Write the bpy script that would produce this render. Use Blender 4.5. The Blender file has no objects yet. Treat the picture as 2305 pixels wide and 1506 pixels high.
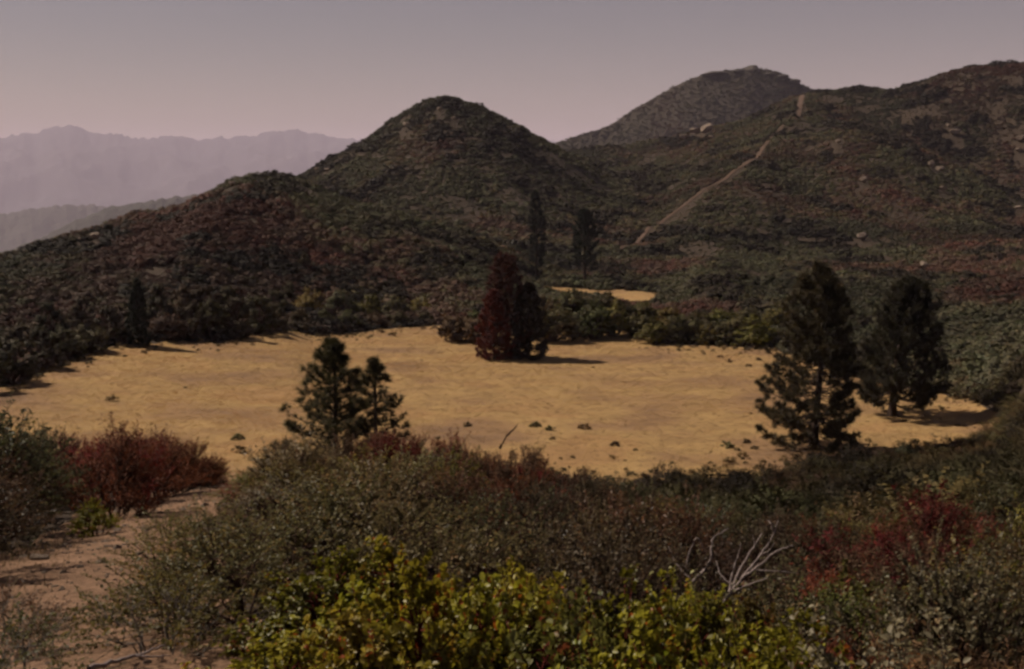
import bpy, math
import numpy as np
from mathutils import Vector

R = math.radians
sc = bpy.context.scene

# ------------------------------------------------------------------ camera, sky, sun, exposure
FPX, CX, CY, HORIZ = 3002.0, 1152.5, 753.0, 400.0      # focal length and centre in photograph pixels
EYE = np.array([0.0, 0.0, 30.0])
PITCH = math.atan((CY - HORIZ) / FPX)
cam = bpy.data.objects.new("camera", bpy.data.cameras.new("camera"))
sc.collection.objects.link(cam)
cam.location = EYE
cam.rotation_euler = (math.pi / 2 - PITCH, 0, 0)
cam.data.sensor_fit = 'HORIZONTAL'
cam.data.sensor_width = 36.0
cam.data.lens = 36.0 * FPX / 2305.0
cam.data.clip_start = 0.05
cam.data.clip_end = 200000
sc.camera = cam

SUN_EL = R(46)
SUN_AZ = R(-68)            # measured from +Y (view direction) towards +X: the sun stands left, a little ahead
SUN_STRENGTH = 5.0
SKY_STRENGTH = 0.05
world = bpy.data.worlds.new("World")
sc.world = world
world.use_nodes = True
wn, wl = world.node_tree.nodes, world.node_tree.links
wn.clear()
sky = wn.new('ShaderNodeTexSky')
sky.sky_type = 'NISHITA'
sky.sun_disc = False
sky.sun_elevation = SUN_EL
sky.sun_rotation = SUN_AZ
sky.altitude = 1500
sky.air_density = 1.1
sky.dust_density = 1.0
sky.ozone_density = 1.0
tint = wn.new('ShaderNodeMix')
tint.data_type = 'RGBA'
tint.blend_type = 'MULTIPLY'
tint.inputs[0].default_value = 1.0
tint.inputs[7].default_value = (1.0, 0.70, 0.59, 1)
bg = wn.new('ShaderNodeBackground')
bg.inputs[1].default_value = SKY_STRENGTH
wo = wn.new('ShaderNodeOutputWorld')
wl.new(sky.outputs[0], tint.inputs[6])
wl.new(tint.outputs[2], bg.inputs[0])
wl.new(bg.outputs[0], wo.inputs[0])

sun = bpy.data.objects.new("sun", bpy.data.lights.new("sun", 'SUN'))
sc.collection.objects.link(sun)
sun.data.energy = SUN_STRENGTH
sun.data.angle = R(0.5)
sun.data.color = (1.0, 0.87, 0.73)
to_sun = Vector((math.sin(SUN_AZ) * math.cos(SUN_EL), math.cos(SUN_AZ) * math.cos(SUN_EL), math.sin(SUN_EL)))
sun.rotation_euler = to_sun.to_track_quat('Z', 'Y').to_euler()
sun.location = (-200, 80, 300)

sc.view_settings.view_transform = 'Standard'
sc.view_settings.look = 'None'
sc.view_settings.exposure = 0.03
sc.view_settings.gamma = 1.0
sc.cycles.use_denoising = True
sc.cycles.use_adaptive_sampling = True
sc.cycles.adaptive_threshold = 0.03
sc.cycles.adaptive_min_samples = 24
sc.cycles.max_bounces = 4
sc.cycles.diffuse_bounces = 2
sc.cycles.transparent_max_bounces = 8
sc.cycles.volume_bounces = 2
sc.cycles.pixel_filter_type = 'BLACKMAN_HARRIS'
sc.cycles.filter_width = 2.8

# ------------------------------------------------------------------ helpers
COL = sc.collection


def tag(o, label=None, cat=None, group=None, kind=None):
    if label: o['label'] = label
    if cat: o['category'] = cat
    if group: o['group'] = group
    if kind: o['kind'] = kind
    return o


def mesh_np(name, V, polys, mat=None, smooth=False, attrs=None):
    """polys: list of (n,k) index arrays"""
    me = bpy.data.meshes.new(name)
    V = np.asarray(V, dtype=np.float32)
    me.vertices.add(len(V))
    me.vertices.foreach_set('co', V.ravel())
    polys = [np.asarray(p, dtype=np.int32) for p in polys if len(p)]
    nl = sum(p.size for p in polys)
    npo = sum(len(p) for p in polys)
    me.loops.add(nl)
    me.polygons.add(npo)
    me.loops.foreach_set('vertex_index', np.concatenate([p.ravel() for p in polys]))
    tot = np.concatenate([np.full(len(p), p.shape[1], dtype=np.int32) for p in polys])
    start = np.concatenate([[0], np.cumsum(tot)[:-1]]).astype(np.int32)
    me.polygons.foreach_set('loop_start', start)
    me.polygons.foreach_set('loop_total', tot)
    if smooth:
        me.polygons.foreach_set('use_smooth', np.ones(npo, dtype=bool))
    if attrs:
        for an, av in attrs.items():
            a = me.attributes.new(an, 'FLOAT', 'POINT')
            a.data.foreach_set('value', np.asarray(av, dtype=np.float32))
    me.update(calc_edges=True)
    me.validate()
    if mat: me.materials.append(mat)
    return me


def link(name, data, parent=None, loc=(0, 0, 0)):
    o = bpy.data.objects.new(name, data)
    COL.objects.link(o)
    o.location = loc
    if parent is not None: o.parent = parent
    return o


def _hash(ix, iy, seed):
    n = (ix.astype(np.int64) * 374761393 + iy.astype(np.int64) * 668265263 + seed * 974634777) & 0x7fffffff
    n = ((n ^ (n >> 13)) * 1274126177) & 0x7fffffff
    return ((n ^ (n >> 16)) & 0xffff) / 65535.0


def vnoise(x, y, seed=0):
    x = np.asarray(x, dtype=float); y = np.asarray(y, dtype=float)
    ix = np.floor(x); iy = np.floor(y)
    fx = x - ix; fy = y - iy
    fx = fx * fx * fx * (fx * (fx * 6 - 15) + 10); fy = fy * fy * fy * (fy * (fy * 6 - 15) + 10)
    a = _hash(ix, iy, seed); b = _hash(ix + 1, iy, seed); c = _hash(ix, iy + 1, seed); d = _hash(ix + 1, iy + 1, seed)
    return (a * (1 - fx) + b * fx) * (1 - fy) + (c * (1 - fx) + d * fx) * fy


def fbm(x, y, seed=0, octv=4):
    s = 0; a = 0.5; t = 0
    for k in range(octv):
        s = s + a * vnoise(x * 2 ** k + 17.3 * k, y * 2 ** k - 9.1 * k, seed + k); t += a; a *= 0.5
    return s / t


def pchip(xk, yk, x):
    xk = np.asarray(xk, float); yk = np.asarray(yk, float)
    h = np.diff(xk); d = np.diff(yk) / h
    m = np.zeros_like(yk)
    for i in range(1, len(xk) - 1):
        if d[i - 1] * d[i] > 0:
            w1 = 2 * h[i] + h[i - 1]; w2 = h[i] + 2 * h[i - 1]
            m[i] = (w1 + w2) / (w1 / d[i - 1] + w2 / d[i])
    m[0] = d[0]; m[-1] = d[-1]
    i = np.clip(np.searchsorted(xk, x) - 1, 0, len(xk) - 2)
    t = (x - xk[i]) / h[i]
    t = np.clip(t, 0, 1)
    h00 = 2 * t ** 3 - 3 * t ** 2 + 1; h10 = t ** 3 - 2 * t ** 2 + t
    h01 = -2 * t ** 3 + 3 * t ** 2; h11 = t ** 3 - t ** 2
    return h00 * yk[i] + h10 * h[i] * m[i] + h01 * yk[i + 1] + h11 * h[i] * m[i + 1]


def ray(px, py):
    """azimuth from +Y and tangent of elevation for a photograph pixel"""
    r = px - CX; u = CY - py
    dy = FPX * math.cos(PITCH) + u * math.sin(PITCH)
    dz = -FPX * math.sin(PITCH) + u * math.cos(PITCH)
    return math.atan2(r, dy), dz / math.hypot(r, dy)


# ------------------------------------------------------------------ the lie of the land
# each line of the land: (px, distance, y) as surveyed, or with z=True (px, distance, height below the eye)
ZF = [(-900, None), (0, None), (550, None), (1150, None), (1700, None), (2305, None), (3000, None)]
FD = [2, 3.5, 5, 8, 12, 20, 30, 45, 60, 90]
FZ = {
    -900: [-1.7, -1.8, -2.0, -2.6, -3.2, -4.6, -6.2, -9.5, -13, -21],
    0:    [-1.65, -1.74, -1.92, -2.6, -3.3, -5.0, -6.9, -10.6, -15, -23],
    550:  [-1.65, -1.74, -1.9, -2.5, -3.35, -4.9, -6.7, -11.0, -15.5, -23.5],
    1150: [-1.7, -2.05, -2.4, -3.0, -3.9, -5.6, -7.5, -11.6, -15.3, -23],
    1700: [-1.7, -2.1, -2.5, -3.3, -4.4, -6.4, -9.0, -12.7, -16.2, -22.8],
    2305: [-1.7, -2.1, -2.5, -3.2, -4.2, -6.1, -8.3, -11.2, -13.8, -18.3],
    3000: [-1.7, -2.0, -2.3, -2.9, -3.6, -5.0, -6.5, -8.5, -10, -13],
}
M = 27.7
K1 = [(-900, 150, -M), (-200, 140, -M), (0, 128, -M), (1350, 124, -M), (1650, 128, -M), (1950, 139, -M), (2100, 146, -M), (2200, 150, -M), (2260, 150, -26.4), (2305, 150, -24), (2450, 150, -19), (3000, 150, -14)]
K2 = [(-900, 178, -25), (-200, 178, -26), (0, 176, -26.5), (100, 188, -26), (200, 200, -25.6), (300, 208, -25.3), (500, 208, -25.6), (640, 226, -25.8), (720, 228, -27), (850, 241, -M), (1000, 248, -M), (1100, 244, -M), (1250, 245, -M), (1400, 241, -M), (1430, 226, -M), (1500, 220, -M), (1740, 218, -M), (1850, 196, -M), (1950, 182, -M), (2060, 176, -M), (2130, 173, -M), (2200, 168, -27.2), (2260, 162, -25.8), (2305, 164, -22.5), (2450, 170, -17), (3000, 170, -11)]
K3 = [(-900, 220, 800), (0, 220, 768), (200, 238, 700), (400, 244, 692), (640, 262, 682), (850, 275, 690), (1000, 280, 694), (1100, 280, 694), (1250, 275, 692), (1400, 272, 697), (1500, 258, 727), (1740, 254, 725), (1950, 215, 800), (2130, 210, 800), (2305, 205, 770), (3000, 210, 620)]
K4 = [(-900, 280, 690), (0, 285, 620), (300, 300, 570), (560, 316, 490), (800, 312, 560), (1000, 312, 612), (1100, 312, 645), (1220, 320, 670), (1480, 320, 678), (1600, 308, 662), (1800, 300, 680), (2000, 295, 690), (2305, 290, 680), (3000, 290, 500)]
K5 = [(-900, 340, 640), (-300, 340, 610), (0, 345, 578), (100, 350, 541), (200, 355, 516), (280, 360, 498), (400, 365, 484), (470, 368, 450), (510, 374, 424), (560, 380, 407), (640, 385, 412), (720, 385, 437), (800, 380, 467), (900, 375, 497), (1000, 370, 532), (1100, 365, 567), (1200, 360, 622), (1230, 356, 641), (1350, 356, 646), (1480, 356, 652), (1600, 370, 620), (1800, 380, 620), (2000, 385, 620), (2305, 390, 590), (3000, 390, 420)]
K6 = [(-900, 430, 700), (0, 430, 660), (280, 450, 570), (560, 470, 475), (640, 470, 458), (800, 470, 492), (1000, 460, 532), (1100, 450, 562), (1200, 440, 580), (1350, 440, 580), (1480, 455, 556), (1600, 480, 528), (1800, 480, 545), (2000, 480, 548), (2305, 480, 540), (3000, 480, 400)]
K7 = [(-900, 560, 820), (0, 600, 780), (280, 600, 660), (560, 590, 486), (660, 590, 440), (800, 588, 408), (900, 585, 375), (1000, 580, 366), (1100, 580, 384), (1250, 570, 440), (1350, 570, 470), (1450, 570, 472), (1540, 575, 442), (1600, 578, 420), (1680, 580, 412), (1800, 585, 430), (2000, 580, 440), (2150, 575, 470), (2305, 565, 515), (3000, 560, 420)]
K8 = [(-900, 760, 960), (200, 750, 900), (400, 730, 570), (560, 715, 462), (660, 710, 406), (740, 706, 362), (800, 703, 325), (860, 700, 288), (920, 700, 252), (960, 700, 229), (1000, 700, 224), (1040, 700, 235), (1090, 700, 247), (1140, 700, 272), (1200, 700, 305), (1250, 700, 325), (1300, 700, 352), (1400, 700, 398), (1500, 710, 395), (1600, 720, 352), (1680, 722, 332), (1740, 728, 312), (1800, 760, 282), (1900, 755, 276), (2000, 735, 302), (2100, 708, 346), (2200, 680, 400), (2305, 655, 455), (2500, 640, 520), (3000, 640, 420)]
K9 = [(-900, 900, 1000), (400, 860, 700), (660, 840, 440), (1000, 840, 310), (1200, 835, 335), (1300, 820, 376), (1400, 815, 376), (1500, 812, 362), (1600, 812, 315), (1740, 815, 275), (1800, 826, 255), (1900, 812, 292), (2000, 790, 322), (2100, 762, 372), (2200, 735, 428), (2305, 708, 482), (2500, 700, 500), (3000, 700, 400)]
K10 = [(-900, 1050, 1000), (600, 1000, 900), (1000, 990, 440), (1200, 970, 360), (1290, 960, 346), (1400, 955, 330), (1500, 955, 317), (1560, 955, 300), (1640, 950, 277), (1740, 945, 241), (1800, 940, 213), (1850, 935, 205), (1920, 930, 195), (2000, 920, 200), (2060, 915, 191), (2130, 910, 166), (2200, 905, 151), (2305, 900, 144), (2500, 900, 136), (3000, 900, 200)]
K11 = [(-900, 1300, 1100), (600, 1250, 1000), (1000, 1250, 560), (1500, 1250, 470), (2305, 1200, 330), (3000, 1200, 340)]
K12 = [(-900, 1800, 1000), (600, 1800, 1000), (1500, 1700, 700), (3000, 1700, 600)]

NT_IN = 640
TH_IN = np.linspace(R(-36), R(36), NT_IN)
TH = np.concatenate([np.linspace(-math.pi, R(-36), 40)[:-1], TH_IN, np.linspace(R(36), math.pi, 40)[1:]])
DG = np.geomspace(0.7, 1700.0, 430)
LD = np.log(DG)


def curve_theta(K, is_z):
    th, d, z = [], [], []
    for px, D, v in K:
        if is_z:
            t, _ = ray(px, 900)
            zz = v
        else:
            t, e = ray(px, v)
            zz = D * e
        th.append(t); d.append(D); z.append(zz)
    return np.array(th), np.array(d), np.array(z)


def build_heights():
    cols_d, cols_z = [], []
    ths = np.clip(TH, R(-36), R(36))
    pxs = sorted(FZ)
    fth = np.array([ray(p, 1200)[0] for p in pxs])
    for k, D in enumerate(FD):
        zz = np.array([FZ[p][k] for p in pxs])
        cols_d.append(np.full(len(TH), float(D))); cols_z.append(pchip(fth, zz, np.clip(ths, fth[0], fth[-1])))
    for K, iz in ((K1, True), (K2, True), (K3, False), (K4, False), (K5, False), (K6, False), (K7, False), (K8, False), (K9, False), (K10, False), (K11, False), (K12, False)):
        t, d, z = curve_theta(K, iz)
        q = np.clip(ths, t[0], t[-1])
        cols_d.append(np.interp(q, t, d)); cols_z.append(pchip(t, z, q))
    cd = np.array(cols_d); cz = np.array(cols_z)          # knots x columns
    H = np.zeros((len(TH), len(DG)))
    for j in range(len(TH)):
        dk = np.concatenate([[0.5], cd[:, j], [2200]])
        zk = np.concatenate([[-1.62], cz[:, j], [cz[-1, j] - 120]])
        H[j] = pchip(np.log(dk), zk, LD)
    # behind and beside the camera: the hill the photographer stands on
    a = np.clip((np.abs(TH) - R(36)) / R(50), 0, 1)[:, None]
    a = a * a * (3 - 2 * a)
    back = -1.62 - 0.05 * DG - 0.00004 * DG ** 2
    H = H * (1 - a) + np.maximum(back, -250)[None, :] * a
    X = np.sin(TH)[:, None] * DG[None, :]; Y = np.cos(TH)[:, None] * DG[None, :]
    # uneven ground: gullies and humps on the slopes, little on the meadow
    dn, df = cd[len(FD)], cd[len(FD) + 1]
    hill = np.clip((DG[None, :] - df[:, None] - 10) / 80, 0, 1)
    fore = np.clip((dn[:, None] - DG[None, :]) / 25, 0, 1) * np.clip((DG[None, :] - 2) / 12, 0, 1)
    n1 = fbm(X / 70 + 5, Y / 90, 11, 4) - 0.5
    n2 = 1 - np.abs(2 * fbm(X / 45 + 0.3 * Y / 45, Y / 150, 31, 3) - 1)
    H = H + hill * (n1 * 9 + (n2 - 0.72) * 7) * np.clip(DG[None, :] / 700, 0.25, 1)
    H = H + fore * (fbm(X / 5, Y / 5, 3, 3) - 0.5) * 0.5 * np.clip(DG[None, :] / 20, 0.3, 2)
    mead = 1 - np.clip(hill + fore, 0, 1)
    H = H + mead * (fbm(X / 30, Y / 30, 8, 2) - 0.5) * 0.8 * np.clip((DG[None, :] - 3) / 60, 0, 1)
    H = H + (fbm(X / 1.3, Y / 1.3, 5, 3) - 0.5) * 0.07
    return H + EYE[2], X, Y, dn, df


HG, XG, YG, DNEAR, DFAR = build_heights()


def height(x, y):
    x = np.asarray(x, float); y = np.asarray(y, float)
    t = np.arctan2(x, y); l = np.clip(np.log(np.maximum(np.hypot(x, y), 0.71)), LD[0], LD[-1] - 1e-6)
    i = np.clip(np.searchsorted(TH, t) - 1, 0, len(TH) - 2)
    u = (t - TH[i]) / (TH[i + 1] - TH[i])
    f = (l - LD[0]) / (LD[1] - LD[0]); j = np.clip(f.astype(int), 0, len(LD) - 2); v = f - j
    return (HG[i, j] * (1 - v) + HG[i, j + 1] * v) * (1 - u) + (HG[i + 1, j] * (1 - v) + HG[i + 1, j + 1] * v) * u


def pol(px, D, py=900):
    t, _ = ray(px, py)
    x, y = D * math.sin(t), D * math.cos(t)
    return np.array([x, y, float(height(x, y))])


def hit(px, py, dmin=3.0):
    t, e = ray(px, py)
    d = np.geomspace(dmin, 1600, 4000)
    h = height(d * math.sin(t), d * math.cos(t)) - EYE[2]
    below = np.nonzero(d * e <= h)[0]
    D = d[below[0]] if len(below) else 900
    return pol(px, D, py), D


def px_of(x, y):
    return CX + np.tan(np.arctan2(x, y)) * FPX / math.cos(PITCH) * 1.0


# running horizon, for leaving out what no place near the camera could see
ELG = (HG - EYE[2]) / DG[None, :]
RUN = np.maximum.accumulate(np.concatenate([np.full((len(TH), 1), -9.0), ELG[:, :-1]], axis=1), axis=1)


def visible(x, y, top, slack=0.012):
    d = np.hypot(x, y)
    t = np.arctan2(x, y); l = np.log(d)
    i = np.clip(np.searchsorted(TH, t), 0, len(TH) - 1)
    j = np.clip(((l - LD[0]) / (LD[1] - LD[0])).astype(int), 0, len(LD) - 1)
    return (height(x, y) + top - EYE[2]) / d > RUN[i, j] - slack


# ------------------------------------------------------------------ materials
def new_mat(name):
    m = bpy.data.materials.new(name)
    m.use_nodes = True
    n = m.node_tree.nodes
    for q in list(n):
        if q.type != 'OUTPUT_MATERIAL': n.remove(q)
    return m, n, m.node_tree.links, n['Material Output']


def ramp(n, stops):
    r = n.new('ShaderNodeValToRGB')
    e = r.color_ramp.elements
    while len(e) > len(stops): e.remove(e[-1])
    while len(e) < len(stops): e.new(0.5)
    for k, (p, c) in enumerate(stops):
        e[k].position = p; e[k].color = (*c, 1)
    return r


def noise_node(n, l, scale, detail=6, rough=0.55, vec=None, dim='3D'):
    t = n.new('ShaderNodeTexNoise')
    t.inputs['Scale'].default_value = scale
    t.inputs['Detail'].default_value = detail
    t.inputs['Roughness'].default_value = rough
    if vec is not None: l.new(vec, t.inputs['Vector'])
    return t


def earth_mat(name, layers, rough=0.95, bump=(0.6, 4.0, 0.05), stretch=(1, 1, 1)):
    """layers: [(scale, stops)] multiplied/mixed noise colours in object space"""
    m, n, l, out = new_mat(name)
    tc = n.new('ShaderNodeTexCoord')
    mp = n.new('ShaderNodeMapping'); mp.inputs['Scale'].default_value = stretch
    l.new(tc.outputs['Object'], mp.inputs[0])
    prev = None
    for k, (s, stops, blend, fac) in enumerate(layers):
        t = noise_node(n, l, s, 7, 0.6, mp.outputs[0])
        r = ramp(n, stops); l.new(t.outputs['Fac'], r.inputs[0])
        if prev is None: prev = r.outputs[0]
        else:
            mx = n.new('ShaderNodeMix'); mx.data_type = 'RGBA'; mx.blend_type = blend; mx.inputs[0].default_value = fac
            l.new(prev, mx.inputs[6]); l.new(r.outputs[0], mx.inputs[7]); prev = mx.outputs[2]
    b = n.new('ShaderNodeBsdfPrincipled')
    b.inputs['Roughness'].default_value = rough
    b.inputs['Specular IOR Level'].default_value = 0.15
    l.new(prev, b.inputs['Base Color'])
    if bump:
        t = noise_node(n, l, bump[1], 8, 0.65, tc.outputs['Object'])
        bp = n.new('ShaderNodeBump'); bp.inputs['Strength'].default_value = bump[0]; bp.inputs['Distance'].default_value = bump[2]
        l.new(t.outputs['Fac'], bp.inputs['Height']); l.new(bp.outputs[0], b.inputs['Normal'])
    l.new(b.outputs[0], out.inputs[0])
    return m


M_SOIL = earth_mat("hillside_soil", [
    (0.04, [(0.3, (0.040, 0.028, 0.020)), (0.55, (0.052, 0.037, 0.025)), (0.75, (0.066, 0.043, 0.030))], 'MIX', 1),
    (1.3, [(0.3, (0.6, 0.6, 0.6)), (0.7, (1.25, 1.2, 1.15))], 'MULTIPLY', 0.8)], bump=(0.8, 2.5, 0.15))
M_PATH = earth_mat("trail_dirt", [
    (0.7, [(0.3, (0.25, 0.148, 0.088)), (0.55, (0.31, 0.186, 0.112)), (0.75, (0.36, 0.222, 0.140))], 'MIX', 1),
    (5.0, [(0.35, (0.6, 0.58, 0.56)), (0.65, (1.15, 1.15, 1.15))], 'MULTIPLY', 0.8),
    (38.0, [(0.38, (0.45, 0.43, 0.42)), (0.6, (1.2, 1.2, 1.2))], 'MULTIPLY', 0.8)], bump=(1.0, 26, 0.05))
M_BREAK = earth_mat("firebreak_dirt", [
    (0.12, [(0.3, (0.075, 0.046, 0.032)), (0.7, (0.12, 0.076, 0.052))], 'MIX', 1),
    (1.0, [(0.3, (0.7, 0.7, 0.7)), (0.7, (1.2, 1.2, 1.2))], 'MULTIPLY', 0.8)], bump=(0.8, 2.0, 0.1))
M_MEADOW = earth_mat("dry_meadow", [
    (0.06, [(0.30, (0.19, 0.115, 0.068)), (0.42, (0.27, 0.160, 0.076)), (0.52, (0.34, 0.215, 0.088)), (0.60, (0.31, 0.180, 0.076)), (0.72, (0.38, 0.235, 0.104))], 'MIX', 1),
    (0.3, [(0.35, (0.74, 0.73, 0.74)), (0.65, (1.12, 1.13, 1.1))], 'MULTIPLY', 0.7),
    (4.0, [(0.3, (0.75, 0.75, 0.75)), (0.7, (1.15, 1.15, 1.15))], 'MULTIPLY', 0.7)], bump=(0.3, 9.0, 0.03), stretch=(0.9, 1.0, 1))
M_ROCK = earth_mat("granite", [
    (0.8, [(0.3, (0.20, 0.15, 0.115)), (0.7, (0.33, 0.255, 0.195))], 'MIX', 1),
    (6.0, [(0.35, (0.6, 0.58, 0.55)), (0.65, (1.1, 1.1, 1.1))], 'MULTIPLY', 0.8)], bump=(1.0, 5, 0.08))
M_CRAG = earth_mat("summit_rock", [
    (0.05, [(0.3, (0.050, 0.044, 0.036)), (0.7, (0.10, 0.085, 0.07))], 'MIX', 1)], bump=(1.0, 0.2, 2.0))
M_FARHILL = earth_mat("far_scrub_hill", [
    (0.006, [(0.3, (0.040, 0.032, 0.022)), (0.55, (0.050, 0.039, 0.027)), (0.75, (0.064, 0.047, 0.034))], 'MIX', 1),
    (0.12, [(0.3, (0.7, 0.7, 0.7)), (0.7, (1.1, 1.1, 1.1))], 'MULTIPLY', 0.7)], bump=(0.5, 0.12, 2.0))
M_RIDGE = earth_mat("distant_ridge", [
    (0.0012, [(0.3, (0.045, 0.048, 0.036)), (0.7, (0.085, 0.075, 0.055))], 'MIX', 1)], bump=(1.0, 0.01, 40))
M_MTN = earth_mat("distant_mountain", [
    (0.0003, [(0.3, (0.050, 0.046, 0.048)), (0.7, (0.075, 0.066, 0.064))], 'MIX', 1)], bump=None)
M_PLAIN = earth_mat("valley_plain", [
    (0.0004, [(0.3, (0.24, 0.19, 0.14)), (0.7, (0.33, 0.27, 0.20))], 'MIX', 1)], bump=None)


def leaf_mat(name, source, trans=0.28, rough=0.5, spec=0.35, lo=0.55, hi=1.35, warm=None):
    """source 'object': Object Info colour; 'scatter': per-instance tint. 'lv' is a per-leaf value"""
    m, n, l, out = new_mat(name)
    if source == 'object':
        src = n.new('ShaderNodeObjectInfo').outputs['Color']
    else:
        a = n.new('ShaderNodeAttribute'); a.attribute_type = 'INSTANCER'; a.attribute_name = 'tint'
        src = a.outputs['Color']
    lv = n.new('ShaderNodeAttribute'); lv.attribute_name = 'lv'
    w = warm or (1.15, 0.8, 0.6)
    r = ramp(n, [(0.0, (lo, lo * 0.95, lo * 0.9)), (0.5, (0.95, 0.95, 0.95)), (0.85, (hi, hi, hi * 0.9)), (1.0, (hi * w[0], hi * w[1], hi * w[2]))])
    l.new(lv.outputs['Fac'], r.inputs[0])
    mx = n.new('ShaderNodeMix'); mx.data_type = 'RGBA'; mx.blend_type = 'MULTIPLY'; mx.inputs[0].default_value = 1
    l.new(src, mx.inputs[6]); l.new(r.outputs[0], mx.inputs[7])
    b = n.new('ShaderNodeBsdfPrincipled')
    b.inputs['Roughness'].default_value = rough
    b.inputs['Specular IOR Level'].default_value = spec
    l.new(mx.outputs[2], b.inputs['Base Color'])
    t = n.new('ShaderNodeBsdfTranslucent')
    l.new(mx.outputs[2], t.inputs[0])
    ms = n.new('ShaderNodeMixShader'); ms.inputs[0].default_value = trans
    l.new(b.outputs[0], ms.inputs[1]); l.new(t.outputs[0], ms.inputs[2])
    l.new(ms.outputs[0], out.inputs[0])
    return m


M_LEAF = leaf_mat("shrub_leaf", 'object', trans=0.42, rough=0.5, spec=0.28)
M_WISP = leaf_mat("shrub_twiglet", 'object', trans=0.25, rough=0.7, spec=0.2)
M_NEEDLE = leaf_mat("pine_needle", 'object', trans=0.2, rough=0.6, spec=0.25, lo=0.6, hi=1.3)
M_SCAT = leaf_mat("chaparral_leaf", 'scatter', trans=0.08, rough=0.7, spec=0.15, lo=0.75, hi=1.2)
M_GRASS = leaf_mat("dry_grass", 'scatter', trans=0.3, rough=0.7, spec=0.2, lo=0.7, hi=1.25)


def bark_mat(name, c1, c2, scale):
    return earth_mat(name, [(scale, [(0.3, c1), (0.7, c2)], 'MIX', 1)], bump=(1.0, scale * 2, 0.02), stretch=(1, 1, 0.25))


M_BARK = bark_mat("pine_bark", (0.030, 0.020, 0.015), (0.075, 0.048, 0.034), 6)
M_STEM = bark_mat("shrub_stem", (0.040, 0.020, 0.014), (0.085, 0.045, 0.032), 25)
M_GREYSTEM = bark_mat("grey_stem", (0.10, 0.085, 0.070), (0.22, 0.19, 0.16), 25)
M_REDSTEM = bark_mat("red_stem", (0.075, 0.012, 0.010), (0.15, 0.028, 0.022), 25)
M_DEAD = bark_mat("bleached_wood", (0.20, 0.155, 0.14), (0.40, 0.32, 0.29), 30)

# ------------------------------------------------------------------ ground sheets


def grid_faces(nu, nv, wrap=False):
    i = np.arange(nu if wrap else nu - 1); j = np.arange(nv - 1)
    a = (i[:, None] * nv + j[None, :]).ravel()
    b = (((i[:, None] + 1) % nu) * nv + j[None, :]).ravel()
    return np.stack([a, a + 1, b + 1, b], axis=1)


V = np.stack([XG, YG, HG], axis=2).reshape(-1, 3)
V = np.concatenate([V, [[0, 0, float(HG[:, 0].mean())]]])
f = grid_faces(len(TH), len(DG))[:, ::-1]
ring = np.arange(len(TH)) * len(DG)
tri = np.stack([np.full(len(TH) - 1, len(V) - 1), ring[1:], ring[:-1]], axis=1)
terrain = link("terrain", mesh_np("terrain", V, [f, tri], M_SOIL, True))
tag(terrain, "brown scrub-covered slopes falling from the viewpoint and rising to the hills", "hillside", kind='structure')


def sheet(name, mat, rows, lift, label, cat):
    """rows: (n,m,2) plan points draped on the land"""
    P = np.asarray(rows)
    z = height(P[..., 0], P[..., 1]) + lift
    V = np.concatenate([P, z[..., None]], axis=2).reshape(-1, 3)
    o = link(name, mesh_np(name, V, [grid_faces(P.shape[0], P.shape[1])[:, ::-1]], mat, True))
    tag(o, label, cat, kind='structure')
    return o


# meadow: follows the grid columns so that it never dips under the slope
cols = np.nonzero((TH > ray(-500, 900)[0]) & (TH < ray(2262, 900)[0]))[0]
nr = 110
rows = []
wob = (fbm(TH * 60, TH * 0 + 2, 71, 3) - 0.5)
for c in cols:
    pr = np.clip((ray(2262, 900)[0] - TH[c]) / R(1.2), 0, 1)
    dm = 0.5 * (DNEAR[c] + DFAR[c])
    d0 = dm + (DNEAR[c] - 6 + wob[c] * 6 - dm) * pr; d1 = dm + (DFAR[c] + 3 + wob[c] * 5 - dm) * max(pr, 0.05)
    d = np.linspace(d0, d1, nr)
    rows.append(np.stack([np.sin(TH[c]) * d, np.cos(TH[c]) * d], axis=1))
meadow = sheet("meadow", M_MEADOW, rows, 0.06, "golden dry grass meadow in the hollow between the hills", "meadow")

# the small upper clearing behind the central pines
CLP = np.linspace(1212, 1490, 44)
CLA = np.array([hit(p, float(np.interp(p, [1212, 1300, 1350, 1400, 1450, 1490], [650, 663, 674, 686, 679, 666])), 290)[1] for p in CLP])
CLB = np.array([max(hit(p, float(np.interp(p, [1212, 1300, 1350, 1420, 1490], [642, 649, 652, 656, 658])), 300)[1], a + 3) for p, a in zip(CLP, CLA)])
CLA = CLA + (fbm(CLP / 18, CLP * 0 + 3, 15, 3) - .5) * 9
CLB = np.minimum(CLB, 366) + (fbm(CLP / 18, CLP * 0 + 8, 25, 3) - .5) * 9
rows = []
for px, a, b in zip(CLP, CLA, CLB):
    t, _ = ray(px, 660)
    d = np.linspace(a, b, 20)
    rows.append(np.stack([math.sin(t) * d, math.cos(t) * d], axis=1))
clearing = sheet("clearing_field", M_MEADOW, rows, 0.08, "small strip of bare golden ground behind the central pines", "clearing")


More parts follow.
